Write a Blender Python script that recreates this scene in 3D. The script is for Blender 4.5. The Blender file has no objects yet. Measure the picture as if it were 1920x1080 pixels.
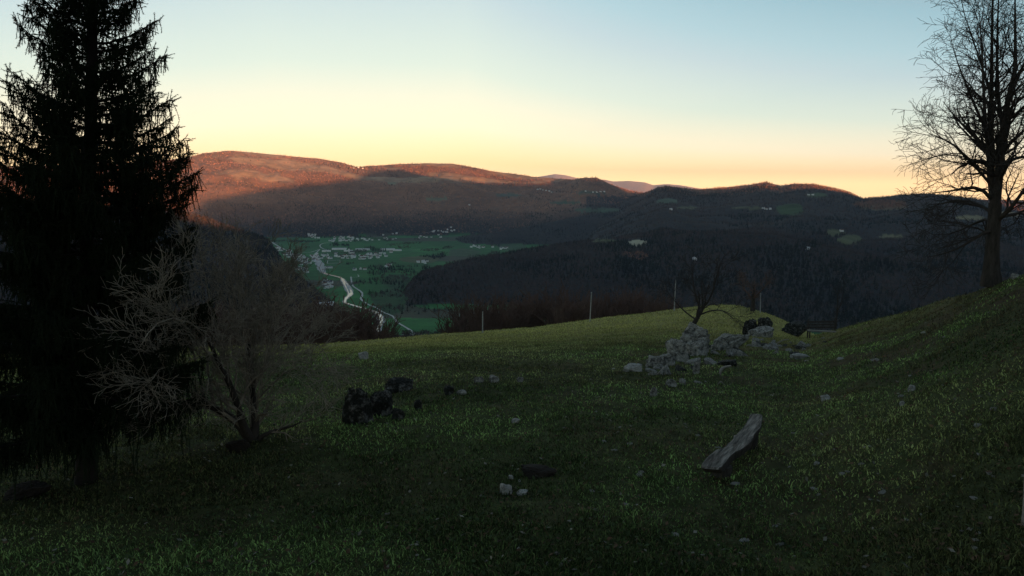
import bpy, bmesh, math, random
import numpy as np
from mathutils import Vector, noise as mnoise

random.seed(7)
rng = np.random.default_rng(11)
sc = bpy.context.scene
COL = sc.collection
R = math.radians

# ------------------------------------------------------------------ camera model
F = 1371.0                    # focal length of the photograph in its own pixels (1920 wide)
PITCH = R(7.7)
CP, SP = math.cos(PITCH), math.sin(PITCH)


def ray(u, v):
    cx, cy = (u - 960) / F, (540 - v) / F
    return (cx, CP + cy * SP, -SP + cy * CP)


def pt(u, v, r):
    """Point on the line of sight through (u, v) at horizontal distance r."""
    d = ray(u, v)
    k = r / math.hypot(d[0], d[1])
    return Vector((d[0] * k, d[1] * k, d[2] * k))


def az_tan(u, v):
    d = ray(u, v)
    return math.atan2(d[0], d[1]), d[2] / math.hypot(d[0], d[1])


def project(x, y, z):
    f = y * CP - z * SP
    up = y * SP + z * CP
    f = np.maximum(f, 1e-3)
    return 960 + F * x / f, 540 - F * up / f


SUN_AZ, SUN_EL = R(150), R(2.9)
SX, SY = math.sin(SUN_AZ), math.cos(SUN_AZ)
WX, WY = -SY, SX              # horizontal axis across the sun direction


# ------------------------------------------------------------------ numpy helpers
def vnoise(x, y, seed=0):
    x = np.asarray(x, float); y = np.asarray(y, float)
    ix, iy = np.floor(x).astype(np.int64), np.floor(y).astype(np.int64)
    fx, fy = x - ix, y - iy
    fx, fy = fx * fx * (3 - 2 * fx), fy * fy * (3 - 2 * fy)

    def h(a, b):
        n = (a * 374761393 + b * 668265263 + seed * 1442695041) & 0x7fffffff
        n = ((n ^ (n >> 13)) * 1274126177) & 0x7fffffff
        return ((n ^ (n >> 16)) & 0xffff) / 65535.0
    a, b, c, d = h(ix, iy), h(ix + 1, iy), h(ix, iy + 1), h(ix + 1, iy + 1)
    return (a * (1 - fx) + b * fx) * (1 - fy) + (c * (1 - fx) + d * fx) * fy


def fbm(x, y, octs=4, seed=0, ridged=False):
    s, a, t = 0.0, 1.0, 0.0
    for o in range(octs):
        n = vnoise(x * 2 ** o + 17.3 * o, y * 2 ** o - 9.1 * o, seed + o * 31)
        if ridged:
            n = 1 - np.abs(2 * n - 1)
        s = s + a * n; t += a; a *= 0.5
    return s / t


def sstep(a, b, x):
    t = np.clip((x - a) / (b - a), 0, 1)
    return t * t * (3 - 2 * t)


def interp_ridge(pts, th):
    """Crest points (u, v, r) -> r(theta), z(theta)."""
    a = sorted((az_tan(u, v)[0], r, r * az_tan(u, v)[1]) for u, v, r in pts)
    A = np.array(a)
    return np.interp(th, A[:, 0], A[:, 1]), np.interp(th, A[:, 0], A[:, 2])


# ------------------------------------------------------------------ terrain
FLOOR = -350.0
view = np.arange(-46, 46.001, 0.1)
side = np.concatenate([np.arange(-180, -46, 1.4), view, np.arange(46.6, 180.01, 1.4)])
TH = np.radians(side)
TH[-1] = math.pi
RR = np.concatenate([[0.3, 0.7, 1.2, 1.8],
                     2.4 * np.exp(np.arange(0, math.log(125 / 2.4), 0.0135)),
                     125 * np.exp(np.arange(0, math.log(9500 / 125), 0.0078)),
                     9500 * np.exp(np.arange(0, math.log(28000 / 9500), 0.03)), [28000.0]])
LOGR = np.log(RR)
T2, R2 = np.meshgrid(TH, RR, indexing='ij')
X2, Y2 = R2 * np.sin(T2), R2 * np.cos(T2)

Z0 = ([0, 2, 5, 7, 9.5, 12.5, 16, 22, 30, 45, 65, 80, 100, 200],
      [-3.6, -3.65, -3.8, -3.91, -4.15, -4.45, -4.9, -5.7, -6.87, -9.6, -13.0, -15.4, -18.5, -40])


def meadow_z(th, r):
    main = [(-400, 676, 55), (0, 672, 58), (300, 661, 60), (400, 656, 62), (600, 652, 68), (690, 645, 72), (820, 632, 78),
            (900, 626, 80), (1000, 618, 83), (1100, 604, 86), (1200, 590, 90), (1300, 577, 95), (1380, 571, 96),
            (1450, 578, 92), (1520, 592, 86), (1600, 605, 80), (1700, 622, 78), (2100, 640, 70)]
    right = [(1500, 640, 48), (1560, 622, 46), (1600, 612, 44), (1640, 605, 41), (1680, 598, 38), (1720, 585, 36), (1760, 570, 34), (1800, 555, 32),
             (1850, 536, 30), (1920, 512, 28), (2000, 490, 27), (2300, 440, 26)]
    z0 = np.interp(r, *Z0)
    out = []
    for pts, p, drop in ((main, 2.2, 0.5), (right, 1.2, 0.42)):
        rc, zc = interp_ridge(pts, th)
        t = np.minimum(r / rc, 1)
        zf = np.interp(np.minimum(r, rc), *Z0) + (zc - np.interp(rc, *Z0)) * t ** p
        d = np.maximum(r - rc, 0)
        out.append(zf - d * (0.10 + (drop - 0.10) * sstep(0, 22, d)))
    a0, a1 = az_tan(1330, 620)[0], az_tan(1640, 605)[0]
    w = sstep(a0, a1, th)
    z = out[0] * (1 - w) + np.maximum(out[1], out[0] - 3) * w
    # a faint terrace across the meadow and uneven turf
    return z


def home_z(th, r, x, y):
    z = meadow_z(th, r)
    s, w = x * SX + y * SY, x * WX + y * WY
    prof = np.interp(w, [-6000, -2500, -900, -150, 60, 200, 272, 363, 445, 560, 650, 800, 1100, 1340, 1640, 1940, 2250, 2550, 2850, 3000, 3100, 3430, 3760, 3900, 4250, 4400, 4480, 4600, 4750, 4950, 5300, 6000, 9000],
                     [60, 90, 150, 185, 165, 148, 134, 114, 98, 92, 190, 330, 388, 428, 470, 500, 555, 660, 670, 580, 518, 500, 480, 465, 520, 520, 300, 225, 275, 285, 290, 240, 60])  # unseen ridge behind the camera, crest shaped to place its shadow on the hills
    back = -4 + (prof + 4) * sstep(120, 2000, s) - np.maximum(s - 2100, 0) * 0.35 + np.minimum(s + 60, 0) * 0.22
    wb = sstep(R(52), R(88), np.abs(th))
    near_flat = -3.9 + 0.02 * r
    zb = np.where(r < 120, near_flat, np.maximum(back, -4 - 0.3 * np.maximum(r - 120, 0)))
    zb = near_flat * (1 - sstep(60, 200, r)) + np.maximum(back, FLOOR) * sstep(60, 200, r)
    return z * (1 - wb) + zb * wb


K = 1000.0
RIDGES = {
    'A': dict(pts=[(-700, 318, 8), (-300, 303, 8), (0, 312, 8), (150, 309, 8), (250, 305, 8), (300, 300, 8), (345, 297, 8), (380, 287, 8), (430, 282, 8),
                   (480, 286, 8), (540, 292, 8), (600, 297, 8), (640, 304, 8), (668, 313, 8), (690, 311, 8.2), (740, 308, 8.2), (800, 306, 8.2),
                   (850, 307, 8.2), (890, 314, 8.2), (920, 320, 8.2), (960, 325, 8.2), (1000, 331, 8), (1040, 334, 8), (1075, 336, 7.6), (1090, 333, 7.3), (1105, 333, 7.2),
                   (1118, 332, 7.2), (1145, 345, 7.2), (1180, 357, 7.2), (1230, 364, 7), (1300, 372, 7), (2500, 380, 7)], foot=5.6, p=0.8, back=0.12, amp=66),
    'B': dict(pts=[(-900, 350, 26), (700, 350, 26), (960, 344, 26), (1010, 331, 26), (1040, 326, 26), (1060, 328, 26), (1080, 333, 26), (1110, 339, 26), (1130, 336, 26),
                   (1150, 340, 26), (1180, 339, 26), (1210, 342, 26), (1225, 347, 26), (1250, 345, 26), (1275, 347, 26), (1310, 353, 26),
                   (1400, 372, 26), (1500, 400, 26), (2600, 400, 26)], foot=14, p=1.3, back=0.0, amp=40),
    'C': dict(pts=[(1060, 470, 6.2), (1120, 400, 6.2), (1180, 372, 6.2), (1215, 360, 6.2), (1235, 351, 6.3), (1250, 349, 6.3), (1275, 352, 6.4), (1310, 355, 6.5),
                   (1360, 351, 6.6), (1400, 347, 6.6), (1435, 341, 6.6), (1465, 348, 6.5), (1490, 344, 6.4), (1525, 345, 6.2), (1560, 352, 6.0),
                   (1590, 360, 5.8), (1615, 372, 5.7), (1650, 370, 5.6), (1690, 365, 5.5), (1730, 363, 5.4), (1770, 365, 5.3), (1830, 372, 5.2),
                   (1880, 385, 5.1), (1920, 402, 5.0), (2000, 402, 4.6), (2600, 380, 4)], foot=1.75, p=0.95, back=0.3, amp=44),
    'C1': dict(pts=[(800, 470, 5.3), (830, 455, 5.2), (870, 443, 5.1), (930, 435, 5), (1000, 422, 5), (1080, 407, 5.2), (1150, 388, 5.5), (1200, 376, 5.8), (1300, 400, 5.8),
                    (1500, 500, 5)], foot=4.5, p=1.0, back=0.25, amp=18),
    'C2': dict(pts=[(715, 615, 2.1), (735, 594, 2.2), (748, 568, 2.3), (764, 538, 2.45), (790, 512, 2.7), (830, 500, 2.9), (880, 488, 3.0), (940, 478, 3.1),
                    (1000, 466, 3.2), (1100, 452, 3.2), (1200, 445, 3.2), (1300, 436, 3.2), (1450, 440, 3.0), (1700, 500, 2.6)], foot=2.02, p=0.9, back=0.2, amp=14),
    'D': dict(pts=[(-900, 330, 1.6), (0, 378, 2.1), (200, 384, 2.4), (300, 391, 2.7), (350, 402, 2.9), (380, 408, 3.0), (420, 423, 3.1), (450, 433, 3.2),
                   (475, 440, 3.3), (500, 449, 3.3), (515, 466, 3.1), (530, 490, 2.9), (560, 519, 2.6), (590, 543, 2.3), (620, 566, 2.1), (650, 593, 1.9),
                   (690, 630, 1.7)], foot=0.75, p=0.9, back=0.3, amp=22),
}


def hills_z(th, r, x, y):
    out = np.full(r.shape, FLOOR)
    n1 = fbm(x / 700, y / 700, 4, 3, True) - 0.6
    n2 = fbm(x / 140, y / 140, 3, 9) - 0.5
    for name, d in RIDGES.items():
        rc, zc = interp_ridge([(u, v, q * K) for u, v, q in d['pts']], th)
        foot = d['foot'] * K
        foot = np.minimum(foot, rc * 0.9)
        t = np.clip((r - foot) / (rc - foot), 0, 1)
        z = FLOOR - 12 + (zc - FLOOR + 12) * t ** d['p']
        z = z - np.maximum(r - rc, 0) * d['back']
        zc_w = np.clip((zc - FLOOR) / 120, 0, 1)
        front = np.sin(np.pi * np.clip(t, 0, 1)) ** 0.7 * zc_w
        z = z + d['amp'] * (n1 * 1.6 * front + n2 * 0.75 * np.maximum(front, 0.12 * zc_w))
        out = np.maximum(out, z)
    return out


def full_z(th, r, x, y):
    h = hills_z(th, r, x, y)
    hm = home_z(th, r, x, y)
    hm = np.where(r > 6000, -9999, hm) if np.ndim(r) else hm
    # close by only the home hill counts
    return np.where(r < 600, np.maximum(hm, FLOOR), np.maximum(h, hm))


Z2 = full_z(T2, R2, X2, Y2)
near = np.clip(1 - R2 / 140, 0, 1)
bump = (fbm(X2 / 2.6, Y2 / 2.6, 4, 21) - 0.5) * 0.34 + (fbm(X2 / 0.45, Y2 / 0.45, 2, 5) - 0.5) * 0.07 + (fbm(X2 / 9, Y2 / 9, 2, 8) - 0.5) * 0.5
Z2 += bump * near * sstep(3, 8, R2)
ELEV = Z2 / R2
RUN = np.maximum.accumulate(ELEV, axis=1)


def ground(x, y):
    """Height of the terrain sheet itself (bilinear on its own grid)."""
    x = np.asarray(x, float); y = np.asarray(y, float)
    th, lr = np.arctan2(x, y), np.log(np.maximum(np.hypot(x, y), 0.31))
    i = np.clip(np.searchsorted(TH, th) - 1, 0, len(TH) - 2)
    j = np.clip(np.searchsorted(LOGR, lr) - 1, 0, len(RR) - 2)
    r = np.exp(lr)
    a = (th - TH[i]) / (TH[i + 1] - TH[i])
    b = (r - RR[j]) / (RR[j + 1] - RR[j])
    return (Z2[i, j] * (1 - a) + Z2[i + 1, j] * a) * (1 - b) + (Z2[i, j + 1] * (1 - a) + Z2[i + 1, j + 1] * a) * b


def hit(u, v, r0=3.0, r1=12000.0):
    """Where the line of sight through (u, v) meets the terrain."""
    d = ray(u, v)
    hl = math.hypot(d[0], d[1])
    r = np.exp(np.linspace(math.log(r0), math.log(r1), 6000))
    x, y, z = d[0] / hl * r, d[1] / hl * r, d[2] / hl * r
    g = ground(x, y)
    k = np.argmax(z < g)
    if z[k] >= g[k]:
        k = len(r) - 1
    return Vector((x[k], y[k], g[k]))


def gz(x, y):
    return float(ground(np.array([x]), np.array([y]))[0])


# ------------------------------------------------------------------ mesh helpers
def new_obj(name, me, parent=None, **props):
    o = bpy.data.objects.new(name, me)
    COL.objects.link(o)
    if parent is not None:
        o.parent = parent
    for k, v in props.items():
        o[k] = v
    return o


def np_mesh(name, verts, faces, mats, colors=None, smooth=False, mat_idx=None):
    """verts (n,3); faces: array (m,3|4) or list of such arrays."""
    fl = faces if isinstance(faces, list) else [faces]
    fl = [np.asarray(f, np.int32) for f in fl if len(f)]
    me = bpy.data.meshes.new(name)
    verts = np.asarray(verts, np.float32)
    me.vertices.add(len(verts)); me.vertices.foreach_set('co', verts.ravel())
    loops = np.concatenate([f.ravel() for f in fl])
    tot = np.concatenate([np.full(len(f), f.shape[1], np.int32) for f in fl])
    start = np.concatenate([[0], np.cumsum(tot)[:-1]]).astype(np.int32)
    me.loops.add(len(loops)); me.loops.foreach_set('vertex_index', loops)
    me.polygons.add(len(tot)); me.polygons.foreach_set('loop_start', start)
    if smooth:
        me.polygons.foreach_set('use_smooth', np.ones(len(tot), bool))
    for m in (mats if isinstance(mats, (list, tuple)) else [mats]):
        me.materials.append(m)
    if mat_idx is not None:
        me.polygons.foreach_set('material_index', np.asarray(mat_idx, np.int32))
    if colors is not None:
        at = me.color_attributes.new('tone', 'FLOAT_COLOR', 'POINT')
        c = np.ones((len(verts), 4), np.float32); c[:, :3] = colors
        at.data.foreach_set('color', c.ravel())
    me.update(calc_edges=True)
    return me


def tubes(P, Rd, k=5):
    """P (N,n,3), Rd (N,n) -> verts, quads of N tapered tubes."""
    P = np.asarray(P, float); Rd = np.asarray(Rd, float)
    N, n, _ = P.shape
    T = np.gradient(P, axis=1)
    T /= np.linalg.norm(T, axis=2, keepdims=True) + 1e-12
    ref = np.where(np.abs(T.mean(1))[:, 2:3] < 0.8, np.array([[0, 0, 1.0]]), np.array([[1.0, 0, 0]]))
    U = np.cross(T, ref[:, None, :]); U /= np.linalg.norm(U, axis=2, keepdims=True) + 1e-12
    V = np.cross(T, U)
    a = np.arange(k) / k * 2 * np.pi
    ring = U[:, :, None, :] * np.cos(a)[None, None, :, None] + V[:, :, None, :] * np.sin(a)[None, None, :, None]
    verts = (P[:, :, None, :] + ring * Rd[:, :, None, None]).reshape(-1, 3)
    b = (np.arange(N)[:, None, None] * n + np.arange(n - 1)[None, :, None]) * k
    q = np.arange(k)[None, None, :]
    q1 = (q + 1) % k
    f = np.stack(np.broadcast_arrays(b + q, b + q1, b + k + q1, b + k + q), -1).reshape(-1, 4)
    return verts, f


def join(parts):
    vs, fs, off = [], [], 0
    for v, f in parts:
        vs.append(v); fs.append(np.asarray(f) + off); off += len(v)
    return np.concatenate(vs), fs


# ------------------------------------------------------------------ materials
def mat(name, rough=0.9, spec=0.2):
    m = bpy.data.materials.new(name); m.use_nodes = True
    nt = m.node_tree; b = nt.nodes['Principled BSDF']
    b.inputs['Roughness'].default_value = rough
    b.inputs['Specular IOR Level'].default_value = spec
    return m, nt, b


def noise_node(nt, scale, detail=6, rough=0.6, coord='Object', vec=None, rot=0.0):
    tc = nt.nodes.new('ShaderNodeTexCoord')
    n = nt.nodes.new('ShaderNodeTexNoise')
    n.inputs['Scale'].default_value = scale; n.inputs['Detail'].default_value = detail; n.inputs['Roughness'].default_value = rough
    src = tc.outputs[coord]
    if vec:
        if rot:
            m0 = nt.nodes.new('ShaderNodeMapping'); m0.inputs['Rotation'].default_value = (0, 0, rot)
            nt.links.new(src, m0.inputs[0]); src = m0.outputs[0]
        mp = nt.nodes.new('ShaderNodeMapping'); mp.inputs['Scale'].default_value = vec
        nt.links.new(src, mp.inputs[0]); src = mp.outputs[0]
    nt.links.new(src, n.inputs['Vector'])
    return n.outputs['Fac']


def ramp(nt, fac, stops):
    r = nt.nodes.new('ShaderNodeValToRGB')
    e = r.color_ramp.elements
    while len(e) < len(stops):
        e.new(0.5)
    for k, (p, c) in enumerate(stops):
        e[k].position = p; e[k].color = (*c, 1)
    nt.links.new(fac, r.inputs[0])
    return r.outputs[0]


def mult(nt, a, b, mode='MULTIPLY', fac=1.0):
    m = nt.nodes.new('ShaderNodeMix'); m.data_type = 'RGBA'; m.blend_type = mode
    m.inputs[0].default_value = fac
    nt.links.new(a, m.inputs[6]); nt.links.new(b, m.inputs[7])
    return m.outputs[2]


def bump_node(nt, b, fac, strength, dist):
    n = nt.nodes.new('ShaderNodeBump')
    n.inputs['Strength'].default_value = strength; n.inputs['Distance'].default_value = dist
    nt.links.new(fac, n.inputs['Height']); nt.links.new(n.outputs[0], b.inputs['Normal'])


def attr_mat(name, scale, lo, hi, rough=0.9, spec=0.15, bump=None):
    """Own colour of each vertex (kind of plant or land), broken up by noise."""
    m, nt, b = mat(name, rough, spec)
    a = nt.nodes.new('ShaderNodeVertexColor'); a.layer_name = 'tone'
    f = noise_node(nt, scale, 8, 0.65)
    g = ramp(nt, f, [(0.3, (lo,) * 3), (0.7, (hi,) * 3)])
    nt.links.new(mult(nt, a.outputs[0], g), b.inputs['Base Color'])
    if bump:
        bump_node(nt, b, f, *bump)
    return m


def noisy_mat(name, stops, scale, rough=0.9, spec=0.2, bump=None, vec=None, detail=8, rot=0.0):
    m, nt, b = mat(name, rough, spec)
    f = noise_node(nt, scale, detail, 0.65, vec=vec, rot=rot)
    nt.links.new(ramp(nt, f, stops), b.inputs['Base Color'])
    if bump:
        bump_node(nt, b, f, *bump)
    return m


M_LAND = attr_mat('land', 0.012, 0.65, 1.35, bump=(0.9, 9))
M_FOREST = attr_mat('forest_trees', 0.004, 0.8, 1.2, spec=0.0)
M_GRASS = attr_mat('grass_blades', 1.3, 0.7, 1.3, rough=0.7, spec=0.12)
_nt = M_GRASS.node_tree
_b = _nt.nodes['Principled BSDF']
_tr = _nt.nodes.new('ShaderNodeBsdfTranslucent'); _mx = _nt.nodes.new('ShaderNodeMixShader'); _mx.inputs[0].default_value = 0.45
_nt.links.new(_b.inputs['Base Color'].links[0].from_socket, _tr.inputs['Color'])
_nt.links.new(_b.outputs[0], _mx.inputs[1]); _nt.links.new(_tr.outputs[0], _mx.inputs[2])
_nt.links.new(_mx.outputs[0], _nt.nodes['Material Output'].inputs['Surface'])
M_TURF = attr_mat('turf', 3.0, 0.5, 1.5, spec=0.05, bump=(0.8, 0.06))
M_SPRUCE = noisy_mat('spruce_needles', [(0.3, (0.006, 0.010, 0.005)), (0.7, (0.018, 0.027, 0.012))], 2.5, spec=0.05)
M_BARK = noisy_mat('dark_bark', [(0.3, (0.012, 0.010, 0.008)), (0.7, (0.055, 0.046, 0.038))], 9, bump=(0.7, 0.03), vec=(1, 1, 0.25))
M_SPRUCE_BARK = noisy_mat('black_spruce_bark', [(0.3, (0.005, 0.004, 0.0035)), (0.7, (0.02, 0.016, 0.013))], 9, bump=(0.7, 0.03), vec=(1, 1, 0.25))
M_TWIG = noisy_mat('dark_twigs', [(0.3, (0.02, 0.016, 0.013)), (0.7, (0.05, 0.042, 0.034))], 6)
M_SHRUB = noisy_mat('grey_brown_twigs', [(0.3, (0.075, 0.063, 0.048)), (0.7, (0.30, 0.26, 0.198))], 5)
M_RUST = noisy_mat('red_brown_twigs', [(0.3, (0.06, 0.038, 0.03)), (0.7, (0.15, 0.092, 0.07))], 0.8)
M_ROCK = None


def rock_mat(name, dark, light, th):
    m, nt, b = mat(name, 0.92, 0.2)
    f1 = noise_node(nt, 5.5, 10, 0.75)
    f2 = noise_node(nt, 14, 8, 0.7)
    c1 = ramp(nt, f1, [(th - 0.08, dark), (th + 0.08, light)])
    c2 = ramp(nt, f2, [(0.3, (0.45,) * 3), (0.72, (1.3,) * 3)])
    nt.links.new(mult(nt, c1, c2), b.inputs['Base Color'])
    bump_node(nt, b, f2, 0.9, 0.04)
    return m


M_ROCK = rock_mat('grey_limestone', (0.045, 0.044, 0.041), (0.30, 0.29, 0.255), 0.47)
M_ROCK_DARK = rock_mat('mossy_dark_stone', (0.014, 0.015, 0.012), (0.20, 0.20, 0.185), 0.58)
M_ROCK_PALE = rock_mat('pale_stone', (0.10, 0.098, 0.088), (0.33, 0.32, 0.29), 0.42)
M_WOOD = noisy_mat('weathered_wood', [(0.34, (0.014, 0.013, 0.011)), (0.5, (0.10, 0.09, 0.076)), (0.66, (0.25, 0.226, 0.192))], 7, bump=(1.0, 0.03), vec=(3, 0.3, 3), rot=R(30))
M_WOOD_DARK = noisy_mat('dark_wet_wood', [(0.3, (0.02, 0.017, 0.014)), (0.7, (0.07, 0.06, 0.05))], 8, bump=(0.5, 0.02), vec=(2, 2, 0.4))
M_WOOD_PALE = noisy_mat('pale_board', [(0.3, (0.12, 0.11, 0.09)), (0.7, (0.26, 0.24, 0.205))], 8, vec=(0.5, 3, 3))
M_POST = noisy_mat('pale_post', [(0.3, (0.2, 0.195, 0.18)), (0.7, (0.36, 0.35, 0.33))], 10)
M_SOIL = noisy_mat('bare_soil', [(0.3, (0.006, 0.005, 0.004)), (0.7, (0.024, 0.018, 0.013))], 6, bump=(0.8, 0.05))
M_WALL = noisy_mat('house_plaster', [(0.3, (0.6, 0.58, 0.54)), (0.7, (0.82, 0.81, 0.78))], 0.3)
M_ROOFS = [noisy_mat('roof_grey', [(0.3, (0.10, 0.10, 0.11)), (0.7, (0.2, 0.2, 0.21))], 0.6),
           noisy_mat('roof_red', [(0.3, (0.10, 0.05, 0.04)), (0.7, (0.2, 0.1, 0.08))], 0.6),
           noisy_mat('roof_dark', [(0.3, (0.03, 0.03, 0.032)), (0.7, (0.07, 0.065, 0.065))], 0.6),
           noisy_mat('roof_pale', [(0.3, (0.4, 0.4, 0.41)), (0.7, (0.6, 0.6, 0.6))], 0.6)]
M_ROAD = noisy_mat('pale_road', [(0.3, (0.36, 0.36, 0.33)), (0.7, (0.55, 0.54, 0.5))], 0.05)
M_GRAVEL = noisy_mat('river_gravel', [(0.3, (0.26, 0.255, 0.24)), (0.7, (0.48, 0.47, 0.44))], 0.08)
M_WATER, _nt, _b = mat('river_water', 0.06, 0.5)
_b.inputs['Base Color'].default_value = (0.05, 0.075, 0.075, 1)
_b.inputs['Roughness'].default_value = 0.14
bump_node(_nt, _b, noise_node(_nt, 0.35, 4), 0.4, 0.3)

# ------------------------------------------------------------------ land cover
PU, PV = project(X2, Y2, Z2)
VIS = (ELEV >= RUN - 0.0015) & (np.abs(T2) < R(45))
FOREST, FIELD = 0, 1
cover = np.zeros(R2.shape, np.int8)
base = np.zeros(R2.shape + (3,))
nz = fbm(X2 / 260, Y2 / 260, 3, 77)
nf = fbm(X2 / 900, Y2 / 900, 3, 5)
base[:] = np.array([0.022, 0.019, 0.017])
base += (nz[..., None] - 0.5) * np.array([0.03, 0.024, 0.018])
flat = (Z2 < FLOOR + 3.0) & (R2 > 1200)
GREEN = np.array([0.026, 0.115, 0.026])
cover[flat] = FIELD
base[flat] = GREEN
# strips of fields in the flat valley
strip = vnoise((X2 * 0.9 + Y2 * 0.25) / 120, Y2 / 420, 4)
tone = 0.75 + 0.6 * strip
base[flat] *= tone[flat][:, None]
dull = flat & (vnoise(X2 / 340, Y2 / 340, 14) > 0.7)
base[dull] = np.array([0.06, 0.06, 0.035])


def field(cu, cv, ru, rv, colour, cov=FIELD, rmin=500, wob=0.5):
    q = ((PU - cu) / ru) ** 2 + ((PV - cv) / rv) ** 2
    i, j = np.where(VIS & (q < 2) & (R2 > rmin))
    k = q[i, j] < 1 + wob * (fbm(X2[i, j] / 90, Y2[i, j] / 90, 3, int(cu)) - 0.5) * 2
    cover[i[k], j[k]] = cov
    base[i[k], j[k]] = colour


OLIVE, TAN = (0.085, 0.09, 0.038), (0.34, 0.31, 0.21)
for a in [(1482, 394, 26, 12, (0.035, 0.065, 0.018)), (1195, 456, 19, 6, TAN), (1130, 452, 24, 4, OLIVE), (1566, 437, 18, 7, OLIVE), (1592, 450, 24, 9, OLIVE),
          (1672, 444, 24, 4, (0.16, 0.15, 0.08)), (1530, 366, 20, 4, (0.05, 0.085, 0.03)), (1400, 390, 32, 2.5, OLIVE), (1250, 377, 20, 4, (0.06, 0.10, 0.06)),
          (1120, 394, 40, 4, (0.05, 0.09, 0.05)), (818, 373, 22, 3, (0.13, 0.17, 0.10)), (735, 343, 9, 2.5, (0.16, 0.19, 0.12)), (960, 463, 30, 6, (0.045, 0.09, 0.035)),
          (868, 474, 30, 8, (0.05, 0.08, 0.035)), (785, 486, 38, 7, OLIVE), (1060, 380, 30, 3, (0.05, 0.09, 0.05)), (1820, 408, 30, 5, (0.18, 0.15, 0.07)),
          (1885, 402, 30, 5, (0.22, 0.16, 0.08)), (1290, 390, 20, 3, OLIVE), (950, 366, 25, 3, (0.06, 0.09, 0.06)), (1110, 362, 30, 3, (0.06, 0.09, 0.06)),
          (730, 565, 35, 26, (0.028, 0.068, 0.022)), (745, 527, 26, 14, (0.022, 0.058, 0.02)), (1655, 388, 45, 6, (0.14, 0.10, 0.05))]:
    field(*a)
# high pastures on the far sunny plateau
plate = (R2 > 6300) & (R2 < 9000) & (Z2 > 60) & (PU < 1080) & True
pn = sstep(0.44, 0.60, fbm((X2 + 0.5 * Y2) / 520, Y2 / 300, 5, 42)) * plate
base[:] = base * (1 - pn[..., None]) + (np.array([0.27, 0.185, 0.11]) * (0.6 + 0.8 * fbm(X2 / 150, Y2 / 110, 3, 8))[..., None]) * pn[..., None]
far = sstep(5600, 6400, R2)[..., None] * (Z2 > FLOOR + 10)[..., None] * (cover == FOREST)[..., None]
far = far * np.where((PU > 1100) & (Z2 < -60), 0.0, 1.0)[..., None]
base[:] = base * (1 - far) + np.maximum(base, np.array([0.17, 0.088, 0.05]) * (0.6 + 0.8 * nz[..., None])) * far  # far and high ground: warm sunlight worked into the land colour
openness = 1 - 0.88 * pn
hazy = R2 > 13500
base[hazy] = np.array([0.42, 0.30, 0.25])  # distant hills: pale pink of sunlit haze put into the land colour
SUN_SPOTS = VIS & (((PU - 1190) / 24) ** 2 + ((PV - 483) / 8) ** 2 < 1) | VIS & (((PU - 1650) / 50) ** 2 + ((PV - 385) / 9) ** 2 < 1)  # sunlit spots, painted through the colour of the trees standing there

# the meadow under the grass: green turf, some brown worn ground
mead = R2 < 126
wn = fbm(X2 / 1.7, Y2 / 1.7, 4, 51)
mcol = np.array([0.036, 0.043, 0.016]) * (0.7 + 0.7 * fbm(X2 / 6, Y2 / 6, 3, 12))[..., None]
worn = sstep(0.56, 0.68, wn)[..., None] * (0.4 + 0.6 * sstep(0, 14, X2))[..., None]
mcol = mcol * (1 - worn * 0.75) + np.array([0.040, 0.028, 0.016]) * worn * 0.75
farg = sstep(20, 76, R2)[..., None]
mcol = mcol * (1 - farg) + (np.array([0.20, 0.19, 0.06]) * (1 - 0.0 * sstep(8, 30, X2))[..., None] * (0.65 + 0.7 * fbm(X2 / 7, Y2 / 14, 4, 33))[..., None]) * farg  # towards the crest yellower and lighter, the backlight put into the turf colour
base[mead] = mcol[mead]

# ------------------------------------------------------------------ terrain objects
def grid_mesh(name, j0, j1, m):
    nT, nR = len(TH), j1 - j0 + 1
    v = np.stack([X2[:, j0:j1 + 1], Y2[:, j0:j1 + 1], Z2[:, j0:j1 + 1]], -1).reshape(-1, 3)
    c = base[:, j0:j1 + 1].reshape(-1, 3)
    i = np.arange(nT - 1)[:, None] * nR + np.arange(nR - 1)[None, :]
    f = np.stack([i, i + nR, i + nR + 1, i + 1], -1)[..., ::-1].reshape(-1, 4)
    return np_mesh(name, v, f, m, c, smooth=True)


JM = int(np.searchsorted(RR, 124.9))
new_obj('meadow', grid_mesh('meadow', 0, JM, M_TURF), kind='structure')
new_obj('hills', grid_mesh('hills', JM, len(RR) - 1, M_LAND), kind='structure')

# ------------------------------------------------------------------ forests
def tri_cloud(n, fn):
    v = []
    for k in range(n):
        c, s, up = fn(k)
        a = random.uniform(0, 6.28)
        d1 = Vector((math.cos(a), math.sin(a), random.uniform(-0.3, 0.3))) * s
        d2 = Vector((random.uniform(-.4, .4), random.uniform(-.4, .4), 1)) * up
        c = Vector(c)
        v += [c - d1 * 0.5, c + d1 * 0.5, c + d2]
    return np.array(v)


def broom(k):
    a, q = random.uniform(0, 6.28), math.sqrt(random.random())
    z = random.uniform(0.25, 0.85)
    w = 0.42 * math.sin(math.pi * min(1, z * 0.95 + 0.08)) ** 0.6
    return (q * w * math.cos(a), q * w * math.sin(a), z), random.uniform(0.10, 0.2), random.uniform(0.12, 0.25)


def fir(k):
    z = (k / 16) ** 1.1 * 0.88 + 0.06
    a = k * 2.4
    w = 0.2 * (1 - z) + 0.01
    return (w * 0.7 * math.cos(a), w * 0.7 * math.sin(a), z), w * 2.0, 0.16


T_DEC = [tri_cloud(17, broom) for _ in range(7)]
T_FIR = [tri_cloud(17, fir) for _ in range(4)]
dth = np.gradient(TH); dr = np.gradient(RR)
area = R2 * dth[:, None] * dr[None, :]
tallvis = (Z2 + 16) / R2 >= RUN
inview = (np.abs(T2) < R(40)) & (R2 > 420) & (R2 < 9300)


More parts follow.
